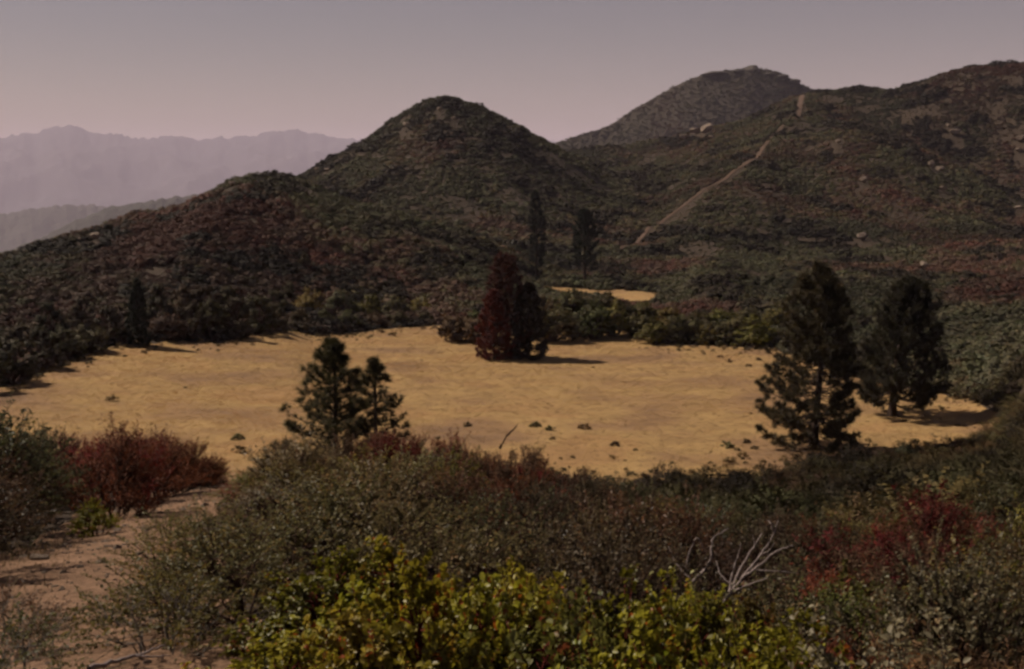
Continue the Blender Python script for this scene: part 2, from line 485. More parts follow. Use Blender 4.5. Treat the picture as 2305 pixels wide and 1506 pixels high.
def ribbon_rows(pts, widths, step, nacross, seed):
    P = np.array(pts, float); seg = np.hypot(*np.diff(P, axis=0).T); s = np.concatenate([[0], np.cumsum(seg)])
    q = np.arange(0, s[-1], step)
    x = pchip(s, P[:, 0], q); y = pchip(s, P[:, 1], q); w = np.interp(q, s, widths)
    tx = np.gradient(x); ty = np.gradient(y); L = np.hypot(tx, ty); nx, ny = -ty / L, tx / L
    a = w * (0.85 + 0.5 * (fbm(q / (step * 9), q * 0 + 1, seed, 3) - .3)); b = w * (0.85 + 0.5 * (fbm(q / (step * 9), q * 0 + 7, seed, 3) - .3))
    u = np.linspace(-1, 1, nacross)
    off = np.where(u[None, :] < 0, u[None, :] * a[:, None], u[None, :] * b[:, None]) * 0.5
    return np.stack([x[:, None] + nx[:, None] * off, y[:, None] + ny[:, None] * off], axis=2), np.stack([x, y], axis=1)


PATH_PD = [(-1500, 2.6), (-500, 4.0), (20, 5.2), (190, 7.2), (235, 9.5), (215, 13), (300, 20), (425, 26), (515, 33), (545, 42), (600, 55), (680, 75), (720, 100), (700, 128)]
pp = [pol(px, d)[:2] for px, d in PATH_PD]
rows, PATH = ribbon_rows(pp, [1.6, 1.6, 1.6, 1.7, 1.9, 2.1, 2.4, 2.0, 1.7, 1.5, 1.5, 1.5, 1.5, 1.5], 0.2, 15, 3)
path = sheet("path", M_PATH, rows[:, ::-1], 0.022, "bare reddish dirt trail running over the brow to the meadow", "trail")

FB = [(1395, 562), (1450, 528), (1500, 492), (1550, 455), (1600, 420), (1645, 392), (1680, 368), (1715, 338), (1740, 308), (1765, 280)]
fbp = [hit(px, py, 300)[0][:2] for px, py in FB]
fb2 = [hit(px, py, 500)[0][:2] for px, py in [(1798, 262), (1800, 245), (1803, 228), (1806, 214)]]
rows, BREAK = ribbon_rows(fbp, [1.4, 1.8, 2.2, 2.0, 2.4, 2.2, 2.4, 2.4, 2, 1.4], 2.0, 7, 9)
sheet("firebreak_path", M_BREAK, rows[:, ::-1], 0.3, "bare firebreak trail climbing the spur of the right hill", "trail")
rows, BREAK2 = ribbon_rows(fb2, [2, 3, 3, 2], 3.0, 5, 19)
sheet("summit_path", M_BREAK, rows[:, ::-1], 0.3, "short upper scar of the firebreak below the saddle", "trail")


# ------------------------------------------------------------------ distant land
def far_sheet(name, mat, K, span, drops, label, cat, rough, nth=500, nd=60, seed=1, kpow=1.0):
    """a range with the crest line K=(px, y) at distance span[1], running from span[0] to span[2]"""
    th = np.linspace(ray(span[3], 400)[0], ray(span[4], 400)[0], nth)
    tk = [ray(px, y) for px, y in K]
    e = pchip([a for a, _ in tk], [b for _, b in tk], np.clip(th, tk[0][0], tk[-1][0]))
    d0, dc, d1 = span[:3]
    d = np.concatenate([np.linspace(d0, dc, nd), np.linspace(dc, d1, nd // 2)[1:]])
    zc = e * dc
    T, D = np.meshgrid(th, d, indexing='ij')
    s = np.where(D < dc, (D - d0) / (dc - d0), (d1 - D) / (d1 - dc))
    z = drops + (zc[:, None] - drops) * np.clip(s, 0, 1) ** kpow
    X, Y = np.sin(T) * D, np.cos(T) * D
    wl = dc * 0.07
    rid = 1 - np.abs(2 * fbm(X / wl, Y / (wl * 1.6), seed, 4) - 1)
    z = z + (rid - 0.75) * rough * 4 * np.clip(s * (1 - s), 0, 0.25)
    z = z + (fbm(T * 400, D / dc * 30, seed + 5, 3) - .5) * rough * 0.12 * s
    V = np.stack([X, Y, z + EYE[2]], axis=2).reshape(-1, 3)
    o = link(name, mesh_np(name, V, [grid_faces(len(th), len(d))[:, ::-1]], mat, True))
    tag(o, label, cat, kind='structure')
    return T, D, z


SUMMIT = [(900, 470), (1100, 380), (1200, 342), (1258, 320), (1310, 303), (1370, 283), (1420, 250), (1480, 216), (1540, 184), (1590, 166), (1630, 159), (1665, 155), (1690, 151), (1720, 156), (1755, 164), (1785, 178), (1805, 190), (1850, 208), (1950, 235), (2100, 260), (2500, 300)]
FT, FDD, FZZ = far_sheet("summit_hill", M_FARHILL, SUMMIT, (1500, 2050, 2700, 850, 2400), -330, "hazy rounded hill with a rocky top behind the right slopes", "hill", 22, 420, 90, 4, 0.9)
far_sheet("ridge_hills", M_RIDGE, [(-900, 700), (-200, 610), (0, 568), (100, 530), (180, 492), (240, 470), (300, 458), (380, 445), (480, 432), (600, 415), (800, 400), (1200, 420)], (3800, 5200, 7000, -900, 1300), -700, "grey-green ridge sloping down behind the left hill", "ridge", 150, 400, 50, 12, 1.0)
far_sheet("valley_hills", M_RIDGE, [(-900, 520), (-200, 500), (0, 484), (60, 472), (180, 461), (260, 463), (400, 452), (600, 445), (1200, 450)], (7500, 9800, 12500, -900, 1300), -900, "low purple ridge in the hazy valley at the left", "ridge", 260, 400, 50, 22, 1.0)
MTN = [(-1500, 330), (-900, 300), (-300, 318), (-100, 305), (0, 309), (35, 304), (60, 299), (78, 303), (100, 291), (120, 285), (140, 284), (155, 280), (175, 286), (205, 297), (230, 301), (260, 301), (300, 311), (350, 309), (395, 306), (420, 311), (460, 315), (495, 307), (510, 311), (540, 305), (570, 307), (600, 297), (640, 294), (660, 289), (680, 294), (695, 301), (712, 299), (740, 308), (790, 312), (900, 330), (1200, 318), (1500, 325), (2305, 330), (3200, 320)]
far_sheet("mountains", M_MTN, MTN, (16000, 25000, 30000, -1500, 3200), -1150, "pale mountain range on the far horizon", "mountains", 600, 700, 60, 40, 0.8)
PL = []
for d in np.geomspace(1650, 38000, 40):
    PL.append([[math.sin(t) * d, math.cos(t) * d] for t in np.linspace(R(-75), R(75), 60)])
PL = np.array(PL)
pz = -330 - np.clip((np.hypot(PL[..., 0], PL[..., 1]) - 1650) / 6000, 0, 1) * 830 + EYE[2]
o = link("valley_ground", mesh_np("valley_ground", np.concatenate([PL, pz[..., None]], axis=2).reshape(-1, 3), [grid_faces(40, 60)], M_PLAIN, True))
tag(o, "pale valley floor beneath the far mountains", "valley", kind='structure')

# ------------------------------------------------------------------ plant builders
def unit(v):
    return v / np.maximum(np.linalg.norm(v, axis=-1, keepdims=True), 1e-9)


class MB:
    def __init__(self):
        self.V, self.Q, self.T, self.A, self.n = [], [], [], [], 0

    def add(self, V, Q=None, T=None, lv=None):
        if Q is not None: self.Q.append(np.asarray(Q) + self.n)
        if T is not None: self.T.append(np.asarray(T) + self.n)
        self.V.append(V); self.A.append(np.zeros(len(V)) if lv is None else lv); self.n += len(V)

    def mesh(self, name, mat, smooth=False):
        polys = []
        if self.Q: polys.append(np.concatenate(self.Q))
        if self.T: polys.append(np.concatenate(self.T))
        return mesh_np(name, np.concatenate(self.V), polys, mat, smooth, {'lv': np.concatenate(self.A)})

    def tubes(self, P, Rr, sides=5):
        """P (n,k,3) polylines, Rr (n,k) radii"""
        P = np.asarray(P, float); Rr = np.asarray(Rr, float)
        n, k, _ = P.shape
        D = np.gradient(P, axis=1); D = unit(D)
        ref = np.where(np.abs(D[..., 2:3]) > 0.85, np.array([1., 0, 0]), np.array([0, 0, 1.]))
        U = unit(np.cross(D, ref)); W = np.cross(D, U)
        a = np.linspace(0, 2 * math.pi, sides, endpoint=False)
        ringp = P[:, :, None, :] + Rr[:, :, None, None] * (U[:, :, None, :] * np.cos(a)[None, None, :, None] + W[:, :, None, :] * np.sin(a)[None, None, :, None])
        V = ringp.reshape(-1, 3)
        base = (np.arange(n) * k * sides)[:, None, None]
        j = np.arange(k - 1)[None, :, None] * sides; s = np.arange(sides)[None, None, :]; s2 = (s + 1) % sides
        Q = np.stack([base + j + s, base + j + s2, base + j + sides + s2, base + j + sides + s], axis=-1).reshape(-1, 4)
        T = None
        tipc = np.stack([base[:, 0, 0][:, None] + (k - 1) * sides + np.array([0, q, q + 1])[None, :] for q in range(1, sides - 1)], axis=1).reshape(-1, 3)
        self.add(V, Q, tipc)

    def leaves(self, P, A, N, L, W, lv, kind='oval', fold=0.25):
        """P base points, A axis, N face normal (all n,3), L, W (n,)"""
        A = unit(A); S = unit(np.cross(N, A)); N = np.cross(A, S)
        L = np.broadcast_to(np.asarray(L, float), (len(P),))[:, None]; W = np.broadcast_to(np.asarray(W, float), (len(P),))[:, None]
        n = len(P); b = (np.arange(n))[:, None]
        if kind == 'oval':
            v = np.stack([P, P + A * L * .32 + S * W * .46 + N * W * fold, P + A * L * .72 + S * W * .42 + N * W * fold * .8, P + A * L,
                          P + A * L * .72 - S * W * .42 + N * W * fold * .8, P + A * L * .32 - S * W * .46 + N * W * fold], axis=1)
            q = np.concatenate([b * 6 + np.array([0, 1, 2, 3]), b * 6 + np.array([0, 3, 4, 5])])
            self.add(v.reshape(-1, 3), q, None, np.repeat(lv, 6))
        elif kind == 'diamond':
            v = np.stack([P, P + A * L * .5 + S * W * .5 + N * W * fold, P + A * L, P + A * L * .5 - S * W * .5 + N * W * fold], axis=1)
            self.add(v.reshape(-1, 3), b * 4 + np.array([0, 1, 2, 3]), None, np.repeat(lv, 4))
        else:
            v = np.stack([P - S * W * .5, P + S * W * .5, P + A * L], axis=1)
            self.add(v.reshape(-1, 3), None, b * 3 + np.array([0, 1, 2]), np.repeat(lv, 3))


def rdir(rng, n):
    return unit(rng.normal(size=(n, 3)))


def shrub(seed, W, H, lobes, twigs, per, L, Wl, kind='oval', up=0.5, tl=0.22, spread=0.30, stem_r=0.012, stem_mat=None, leaf_m=None, lowfill=0.35, name="shrub", sides=5, upright=False, face=0.0):
    """returns (stem mesh, foliage mesh)"""
    rng = np.random.default_rng(seed)
    az = rng.uniform(0, 2 * math.pi, lobes) + np.arange(lobes) * 2.4
    rr = np.sqrt((np.arange(lobes) + rng.uniform(0, 1, lobes)) / lobes)
    top = H * (0.55 + 0.4 * rng.uniform(0, 1, lobes)) * np.sqrt(np.clip(1.05 - rr ** 2 * 0.8, 0.05, 1))
    C = np.stack([np.cos(az) * rr * W * 0.40, np.sin(az) * rr * W * 0.40, top * 0.85], axis=1)
    low = rng.uniform(0, 1, lobes) < lowfill * rr
    C[low, 2] *= rng.uniform(0.3, 0.7, low.sum())
    mb = MB()
    base = np.stack([np.cos(az) * W * 0.05 * rng.uniform(0.2, 1, lobes), np.sin(az) * W * 0.05, np.full(lobes, -0.12)], axis=1)
    k = 5
    s = np.linspace(0, 1, k)[None, :, None]
    mid = base + (C - base) * np.array([0.35, 0.35, 0.6])
    B = base[:, None] * (1 - s) ** 2 + 2 * mid[:, None] * s * (1 - s) + C[:, None] * s ** 2
    B[:, 1:-1] += rng.normal(size=(lobes, k - 2, 3)) * W * 0.018
    rad = stem_r * (1.5 - 1.1 * s[..., 0]) * rng.uniform(0.7, 1.3, (lobes, 1))
    mb.tubes(B, np.broadcast_to(rad, (lobes, k)), sides)
    n = lobes * twigs
    li = np.repeat(np.arange(lobes), twigs)
    d = rdir(rng, n); d[:, 2] = d[:, 2] * 0.7 + (0.9 if upright else 0.3)
    out = unit(C[li] * np.array([1, 1, 0.2]) + 1e-6)
    d = unit(d + out * 0.35)
    E = C[li] + d * (spread * rng.uniform(0.45, 1.1, n) * min(W, H * 1.3))[:, None]
    E[:, 2] = np.maximum(E[:, 2], 0.03)
    S0 = C[li] - (C[li] - mid[li]) * rng.uniform(0, 0.7, n)[:, None]
    m2 = (S0 + E) / 2 + rng.normal(size=(n, 3)) * tl * 0.12
    mb.tubes(np.stack([S0, m2, E], axis=1), np.broadcast_to(np.array([0.45, 0.32, 0.14]) * stem_r, (n, 3)), 3)
    stems = mb.mesh(name + "_stem", stem_mat or M_STEM)
    fo = MB()
    t = rng.uniform(0, 1.05, (n, per)); ti = np.repeat(np.arange(n), per); t = t.ravel()
    ax = unit(E - m2)
    ln = np.minimum(np.linalg.norm(E - m2, axis=1), tl * 2)
    P = E[ti] - ax[ti] * ((1 - t) * ln[ti])[:, None]
    rd = rdir(rng, len(P))
    A = unit(rd * 0.9 + ax[ti] * 0.6 + np.array([0, 0, up]))
    P = P + rd * (L * 0.25)
    Nn = unit(np.cross(A, rdir(rng, len(P))))
    if face > 0:                              # leaves turn their faces outwards from their clump
        lc = C[li[ti]]
        outw = unit((P - lc) * 0.8 / (spread * W) + (P - np.array([0, 0, H * 0.25])) * 0.5 / W + np.array([0, 0, 0.12]))
        Nf = unit(outw * face + rdir(rng, len(P)) * (1 - face) * 0.9)
        A = unit(np.cross(Nf, rdir(rng, len(P)))); A = A * np.where(A[:, 2:3] < -0.2, -1, 1)
        Nn = Nf
    lv = np.clip(0.5 + 0.16 * rng.normal(size=n)[ti] + 0.2 * rng.normal(size=len(P)), 0, 1)
    sz = rng.uniform(0.65, 1.2, len(P))
    fo.leaves(P, A, Nn, L * sz, Wl * sz, lv, kind)
    return stems, fo.mesh(name + "_foliage", leaf_m or M_LEAF)


def pine(seed, H, prof, t0, whorls, br, clumps, cr, blades, bw, trunk_r, lean=(0, 0), asym=(0, 0), sparse=0.0, tip=0.25, young=False):
    """prof: [(t, radius)] ; returns trunk, branches, crown meshes"""
    rng = np.random.default_rng(seed)
    k = 14
    s = np.linspace(0, 1, k)
    bend = np.stack([lean[0] * s ** 2 + 0.012 * H * np.sin(s * 5 + seed), lean[1] * s ** 2 + 0.01 * H * np.sin(s * 4 + 2 * seed), s * H], axis=1)
    bend[:, 0] -= bend[0, 0]; bend[:, 1] -= bend[0, 1]; bend[0, 2] = -0.4
    tr = MB(); tr.tubes(bend[None], (trunk_r * (1 - s) ** 0.8 * (1 + 0.5 * np.exp(-s * 30)) + 0.015)[None], 9)
    trunk = tr.mesh("pine_trunk", M_BARK, True)
    pt = np.array([a for a, _ in prof]); pr = np.array([b for _, b in prof])
    tw = t0 + (0.985 - t0) * (np.linspace(0, 1, whorls) ** 0.92) + rng.normal(size=whorls) * 0.006
    T, AZ = [], []
    for w in tw:
        nb = max(3, int(round(br + rng.normal() * 0.8)))
        a = rng.uniform(0, 6.28) + np.arange(nb) * 6.283 / nb + rng.normal(size=nb) * 0.3
        for q in a:
            if rng.uniform() < sparse: continue
            T.append(min(max(w + rng.normal() * 0.008, t0), 0.99)); AZ.append(q)
    T = np.array(T); AZ = np.array(AZ); n = len(T)
    Lb = np.interp(T, pt, pr) * rng.uniform(0.8, 1.08, n) * (1 + asym[0] * np.cos(AZ) + asym[1] * np.sin(AZ))
    O = np.stack([np.interp(T, s, bend[:, c]) for c in range(3)], axis=1)
    hd = np.stack([np.cos(AZ), np.sin(AZ), np.zeros(n)], axis=1)
    rise0 = np.interp(T, [0, 0.4, 1], [-0.12, 0.08, 0.75]) + rng.normal(size=n) * 0.07
    u = np.linspace(0, 1, 6)
    B = O[:, None] + hd[:, None] * (Lb[:, None] * u[None])[..., None]
    B[:, :, 2] += Lb[:, None] * (rise0[:, None] * u[None] + tip * u[None] ** 2.2 - 0.10 * np.sin(u * math.pi)[None])
    B[:, 1:, :2] += rng.normal(size=(n, 5, 2)) * (Lb * 0.03)[:, None, None]
    bm = MB()
    bm.tubes(B, (np.clip(Lb * 0.014, 0.012, 0.09)[:, None] * (1.05 - u[None] * 0.85)), 4)
    # clumps along each branch, on short side shoots
    P, D = [], []
    SH0, SH1 = [], []
    for i in range(n):
        m = max(3, int(round(clumps * (0.5 + 0.5 * Lb[i] / pr.max()) * rng.uniform(0.8, 1.2))))
        q = np.sqrt(rng.uniform(0.10 if T[i] > 0.5 else 0.22, 1.0, m)); q[0] = 1
        base = np.stack([np.interp(q, u, B[i, :, c]) for c in range(3)], axis=1)
        side = np.array([-hd[i, 1], hd[i, 0], 0])
        off = rng.uniform(-1, 1, m)[:, None] * side * (Lb[i] * 0.30 * (1.15 - q))[:, None] + rng.normal(size=(m, 3)) * cr * 0.25 + np.array([0, 0, 1.0]) * rng.uniform(-0.1, 0.5, m)[:, None] * cr
        off[0] *= 0.2
        P.append(base + off); D.append(unit(hd[i] * 0.7 + off / (np.linalg.norm(off, axis=1, keepdims=True) + 0.1) * 0.6 + np.array([0, 0, 0.55])))
        SH0.append(base); SH1.append(base + off)
    P = np.concatenate(P); D = np.concatenate(D)
    lead = bend[-1] + np.stack([np.zeros(5), np.zeros(5), np.linspace(-0.9, 0.15, 5) * min(1.0, H / 10)], axis=1)
    P = np.concatenate([P, lead]); D = np.concatenate([D, np.tile([[0, 0, 1.]], (5, 1))])
    S0 = np.concatenate(SH0); S1 = np.concatenate(SH1)
    bm.tubes(np.stack([S0, (S0 + S1) / 2, S1], axis=1), np.broadcast_to(np.array([0.018, 0.014, 0.008]) * (0.5 if young else 1.2), (len(S0), 3)), 3)
    branches = bm.mesh("pine_branches", M_BARK)
    cm = MB()
    ci = np.repeat(np.arange(len(P)), blades)
    rd = rdir(rng, len(ci))
    A = unit(rd + D[ci] * 0.75)
    csz = rng.uniform(0.75, 1.25, len(P))
    PP = P[ci] - D[ci] * (cr * 0.35 * rng.uniform(0, 1, len(ci)))[:, None]
    lv = np.clip(0.45 + 0.18 * rng.normal(size=len(P))[ci] + 0.15 * rng.normal(size=len(ci)), 0, 1)
    cm.leaves(PP, A, unit(np.cross(A, rdir(rng, len(A)))), cr * csz[ci] * rng.uniform(0.7, 1.1, len(ci)), bw * csz[ci], lv, 'tri')
    return trunk, branches, cm.mesh("pine_crown", M_NEEDLE)


def place_plant(name, parts, loc, rot=0, scale=(1, 1, 1), color=(0.05, 0.05, 0.03), label=None, cat=None, group=None):
    """parts: [(part name, mesh)]: an Empty at the foot with its parts"""
    e = link(name, None, None, loc)
    e.empty_display_size = 0.3
    e.rotation_euler = (0, 0, rot); e.scale = scale if hasattr(scale, '__len__') else (scale,) * 3
    tag(e, label, cat, group)
    for pn, me in parts:
        c = link(pn, me, e)
        c.color = (*color, 1)
    return e


# ------------------------------------------------------------------ pines
G_PINE = (0.026, 0.032, 0.017)
G_PINE2 = (0.030, 0.036, 0.012)


def put_pine(meshes, base, rot, scale, color, label, name="pine_tree", group=None):
    return place_plant(name, list(zip(("trunk", "branches", "crown"), meshes)), base, rot, scale, color, label, "tree", group)


pA = pine(11, 18.6, [(0, 5.0), (0.05, 5.6), (0.12, 5.9), (0.25, 5.2), (0.4, 4.6), (0.55, 4.0), (0.7, 3.2), (0.85, 2.0), (1, 0.3)], 0.035, 31, 6.0, 20, 0.58, 30, 0.076, 0.44, lean=(0.3, 0), asym=(-0.18, 0), tip=0.2)
put_pine(pA, pol(1835, 138.5), 0, 1, (0.066, 0.050, 0.022), "tall broad pine at the near edge of the meadow, light showing through its lower boughs")
pB = pine(23, 15.9, [(0, 3.4), (0.1, 5.0), (0.2, 5.5), (0.35, 4.9), (0.5, 4.2), (0.65, 3.5), (0.8, 2.5), (0.92, 1.3), (1, 0.3)], 0.10, 25, 6.5, 20, 0.60, 32, 0.08, 0.48, lean=(1.1, 0), asym=(0.15, 0), tip=0.25)
put_pine(pB, pol(2010, 160.5), 0, 1, (0.044, 0.038, 0.020), "dense dark pine with a long shadow at the right end of the meadow")
pC = pine(31, 19.0, [(0, 1), (0.24, 2.6), (0.35, 3.8), (0.55, 3.6), (0.75, 2.6), (0.9, 1.7), (1, 0.4)], 0.26, 18, 5.5, 13, 0.65, 26, 0.10, 0.40, tip=0.3)
put_pine(pC, pol(1315, 346), 1.0, 1, (0.024, 0.030, 0.018), "lone pine with a bare lower trunk beside the small upper clearing")
pD = pine(37, 22.5, [(0, 0.8), (0.2, 1.8), (0.45, 2.3), (0.7, 2.0), (0.9, 1.2), (1, 0.3)], 0.12, 26, 4.5, 9, 0.66, 22, 0.10, 0.34, sparse=0.12, tip=0.15)
put_pine(pD, pol(1206, 352), 0.4, 1, (0.026, 0.026, 0.018), "slender thin-crowned pine rising behind the central clump")
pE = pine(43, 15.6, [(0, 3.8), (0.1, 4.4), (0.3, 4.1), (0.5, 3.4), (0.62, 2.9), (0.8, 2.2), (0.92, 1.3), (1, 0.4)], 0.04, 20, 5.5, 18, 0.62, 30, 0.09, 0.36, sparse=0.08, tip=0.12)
put_pine(pE, pol(1138, 206), 0.8, 1, (0.080, 0.028, 0.018), "tallest pine of the central clump, red glow painted into its needles, gaps between its upper boughs")  # needle colour reddened to carry the glow over the clump
pF = pine(47, 11.2, [(0, 2.8), (0.12, 3.3), (0.4, 2.9), (0.7, 2.0), (1, 0.3)], 0.05, 18, 6, 16, 0.55, 30, 0.085, 0.30, tip=0.2)
put_pine(pF, pol(1190, 204), 0.2, 1, (0.030, 0.022, 0.014), "dense short pine on the right of the central clump")
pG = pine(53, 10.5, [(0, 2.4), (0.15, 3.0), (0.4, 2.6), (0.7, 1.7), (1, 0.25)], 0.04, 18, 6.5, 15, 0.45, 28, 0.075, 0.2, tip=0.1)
put_pine(pG, pol(1112, 203), 2.0, 1, (0.125, 0.028, 0.018), "young pine with a painted red glow on the left of the central clump")  # strongest part of the red glow, painted as needle colour
pH = pine(61, 6.3, [(0, 1.7), (0.1, 2.0), (0.3, 1.75), (0.5, 1.4), (0.7, 0.95), (0.88, 0.48), (1, 0.1)], 0.06, 24, 6, 17, 0.21, 24, 0.020, 0.13, tip=0.2, young=True, asym=(-0.12, 0))
put_pine(pH, pol(745, 56), 0, (1.4, 1.4, 1.2), (0.082, 0.070, 0.028), "bushy young pine behind the brow at the meadow's near left edge")
pI = pine(67, 5.6, [(0, 1.2), (0.1, 1.6), (0.3, 1.5), (0.55, 1.05), (0.8, 0.5), (1, 0.08)], 0.06, 21, 5.5, 12, 0.19, 22, 0.022, 0.085, sparse=0.15, tip=0.1, young=True)
put_pine(pI, pol(838, 54), 1.7, (1.3, 1.3, 1.15), (0.082, 0.066, 0.028), "slim open young pine beside the bushy one behind the brow")
pJ = pine(71, 9.6, [(0, 1.2), (0.1, 1.9), (0.4, 1.7), (0.7, 1.1), (1, 0.2)], 0.05, 18, 5.5, 9, 0.5, 26, 0.085, 0.2, tip=0.15)
put_pine(pJ, pol(318, 208), 0.3, 1, (0.020, 0.024, 0.014), "narrow dark pine at the meadow's far left edge casting a lone shadow")

# ------------------------------------------------------------------ shrub kinds
SK = {}
SK['manz'] = [shrub(100 + i, 1.35, 0.95, 16, 20, 30, 0.032, 0.026, 'oval', up=0.7, spread=0.22, tl=0.10, stem_r=0.011, stem_mat=M_REDSTEM, face=0.55, name="manzanita") for i in range(3)]
M_MANZ = leaf_mat("manzanita_leaf", 'object', trans=0.4, rough=0.45, spec=0.35, warm=(0.9, 0.28, 0.5))
SK['manz'] = [(a, b) for a, b in SK['manz']]
for _, b_ in SK['manz']: b_.materials[0] = M_MANZ
SK['grey'] = [shrub(110 + i, 1.5, 1.15, 17, 25, 28, 0.026, 0.017, 'oval', up=0.4, spread=0.25, tl=0.20, stem_r=0.009, face=0.5, name="scrub_oak") for i in range(3)]
SK['leafy'] = [shrub(115 + i, 1.5, 1.15, 15, 20, 20, 0.036, 0.022, 'diamond', up=0.4, spread=0.25, tl=0.22, stem_r=0.011, face=0.6, name="far_scrub_oak") for i in range(3)]
SK['open'] = [shrub(120 + i, 1.7, 1.1, 14, 20, 26, 0.025, 0.016, 'oval', up=0.3, spread=0.34, tl=0.26, stem_r=0.009, lowfill=0.3, face=0.4, name="open_scrub") for i in range(3)]
SK['wisp'] = [shrub(130 + i, 1.5, 1.05, 16, 22, 24, 0.050, 0.011, 'diamond', up=1.0, spread=0.27, tl=0.30, stem_r=0.010, leaf_m=M_WISP, upright=True, face=0.5, lowfill=0.95, name="chamise") for i in range(3)]
SK['thin'] = [shrub(140 + i, 1.2, 0.75, 10, 13, 22, 0.024, 0.014, 'oval', up=0.4, spread=0.36, tl=0.26, stem_r=0.008, lowfill=0.2, stem_mat=M_GREYSTEM, name="thin_scrub") for i in range(3)]
SK['mid'] = [shrub(150 + i, 3.6, 3.0, 22, 15, 20, 0.19, 0.14, 'diamond', up=0.3, spread=0.24, tl=0.5, stem_r=0.05, leaf_m=M_WISP, lowfill=0.8, face=0.7, name="tall_shrub", sides=4) for i in range(4)]
SK['oak'] = [shrub(160 + i, 4.4, 5.2, 20, 16, 20, 0.22, 0.15, 'diamond', up=0.3, spread=0.20, tl=0.6, stem_r=0.08, leaf_m=M_WISP, lowfill=0.9, face=0.7, name="oak", sides=5) for i in range(3)]
SK['tuft'] = [shrub(170 + i, 1.3, 0.62, 14, 14, 16, 0.09, 0.05, 'diamond', up=0.8, spread=0.2, tl=0.2, stem_r=0.01, leaf_m=M_WISP, lowfill=0.9, face=0.6, name="low_bush") for i in range(2)]

COLS = {
    'yellow': (0.250, 0.220, 0.022), 'olive': (0.145, 0.124, 0.034), 'grey': (0.150, 0.122, 0.050), 'pale': (0.175, 0.146, 0.078),
    'brown': (0.105, 0.064, 0.032), 'rust': (0.150, 0.046, 0.022), 'red': (0.115, 0.014, 0.012), 'dark': (0.064, 0.050, 0.027), 'dgreen': (0.092, 0.080, 0.036),
}
rngP = np.random.default_rng(2024)


def dist_poly(P, x, y):
    return np.min(np.hypot(P[:, 0][None, :] - np.atleast_1d(x)[:, None], P[:, 1][None, :] - np.atleast_1d(y)[:, None]), axis=1)


def put_shrub(kind, colname, loc, scale, label, group, name="shrub", cat="shrub", jitter=0.18, rot=None, variant=None):
    v = SK[kind][int(rngP.integers(len(SK[kind]))) if variant is None else variant]
    c = np.array(COLS[colname]) * (1 + jitter * rngP.normal()) * (1 + 0.08 * rngP.normal(size=3))
    return place_plant(name, [("stems", v[0]), ("foliage", v[1])], loc, rngP.uniform(0, 6.28) if rot is None else rot, scale, np.clip(c, 0.008, 0.5), label, cat, group)


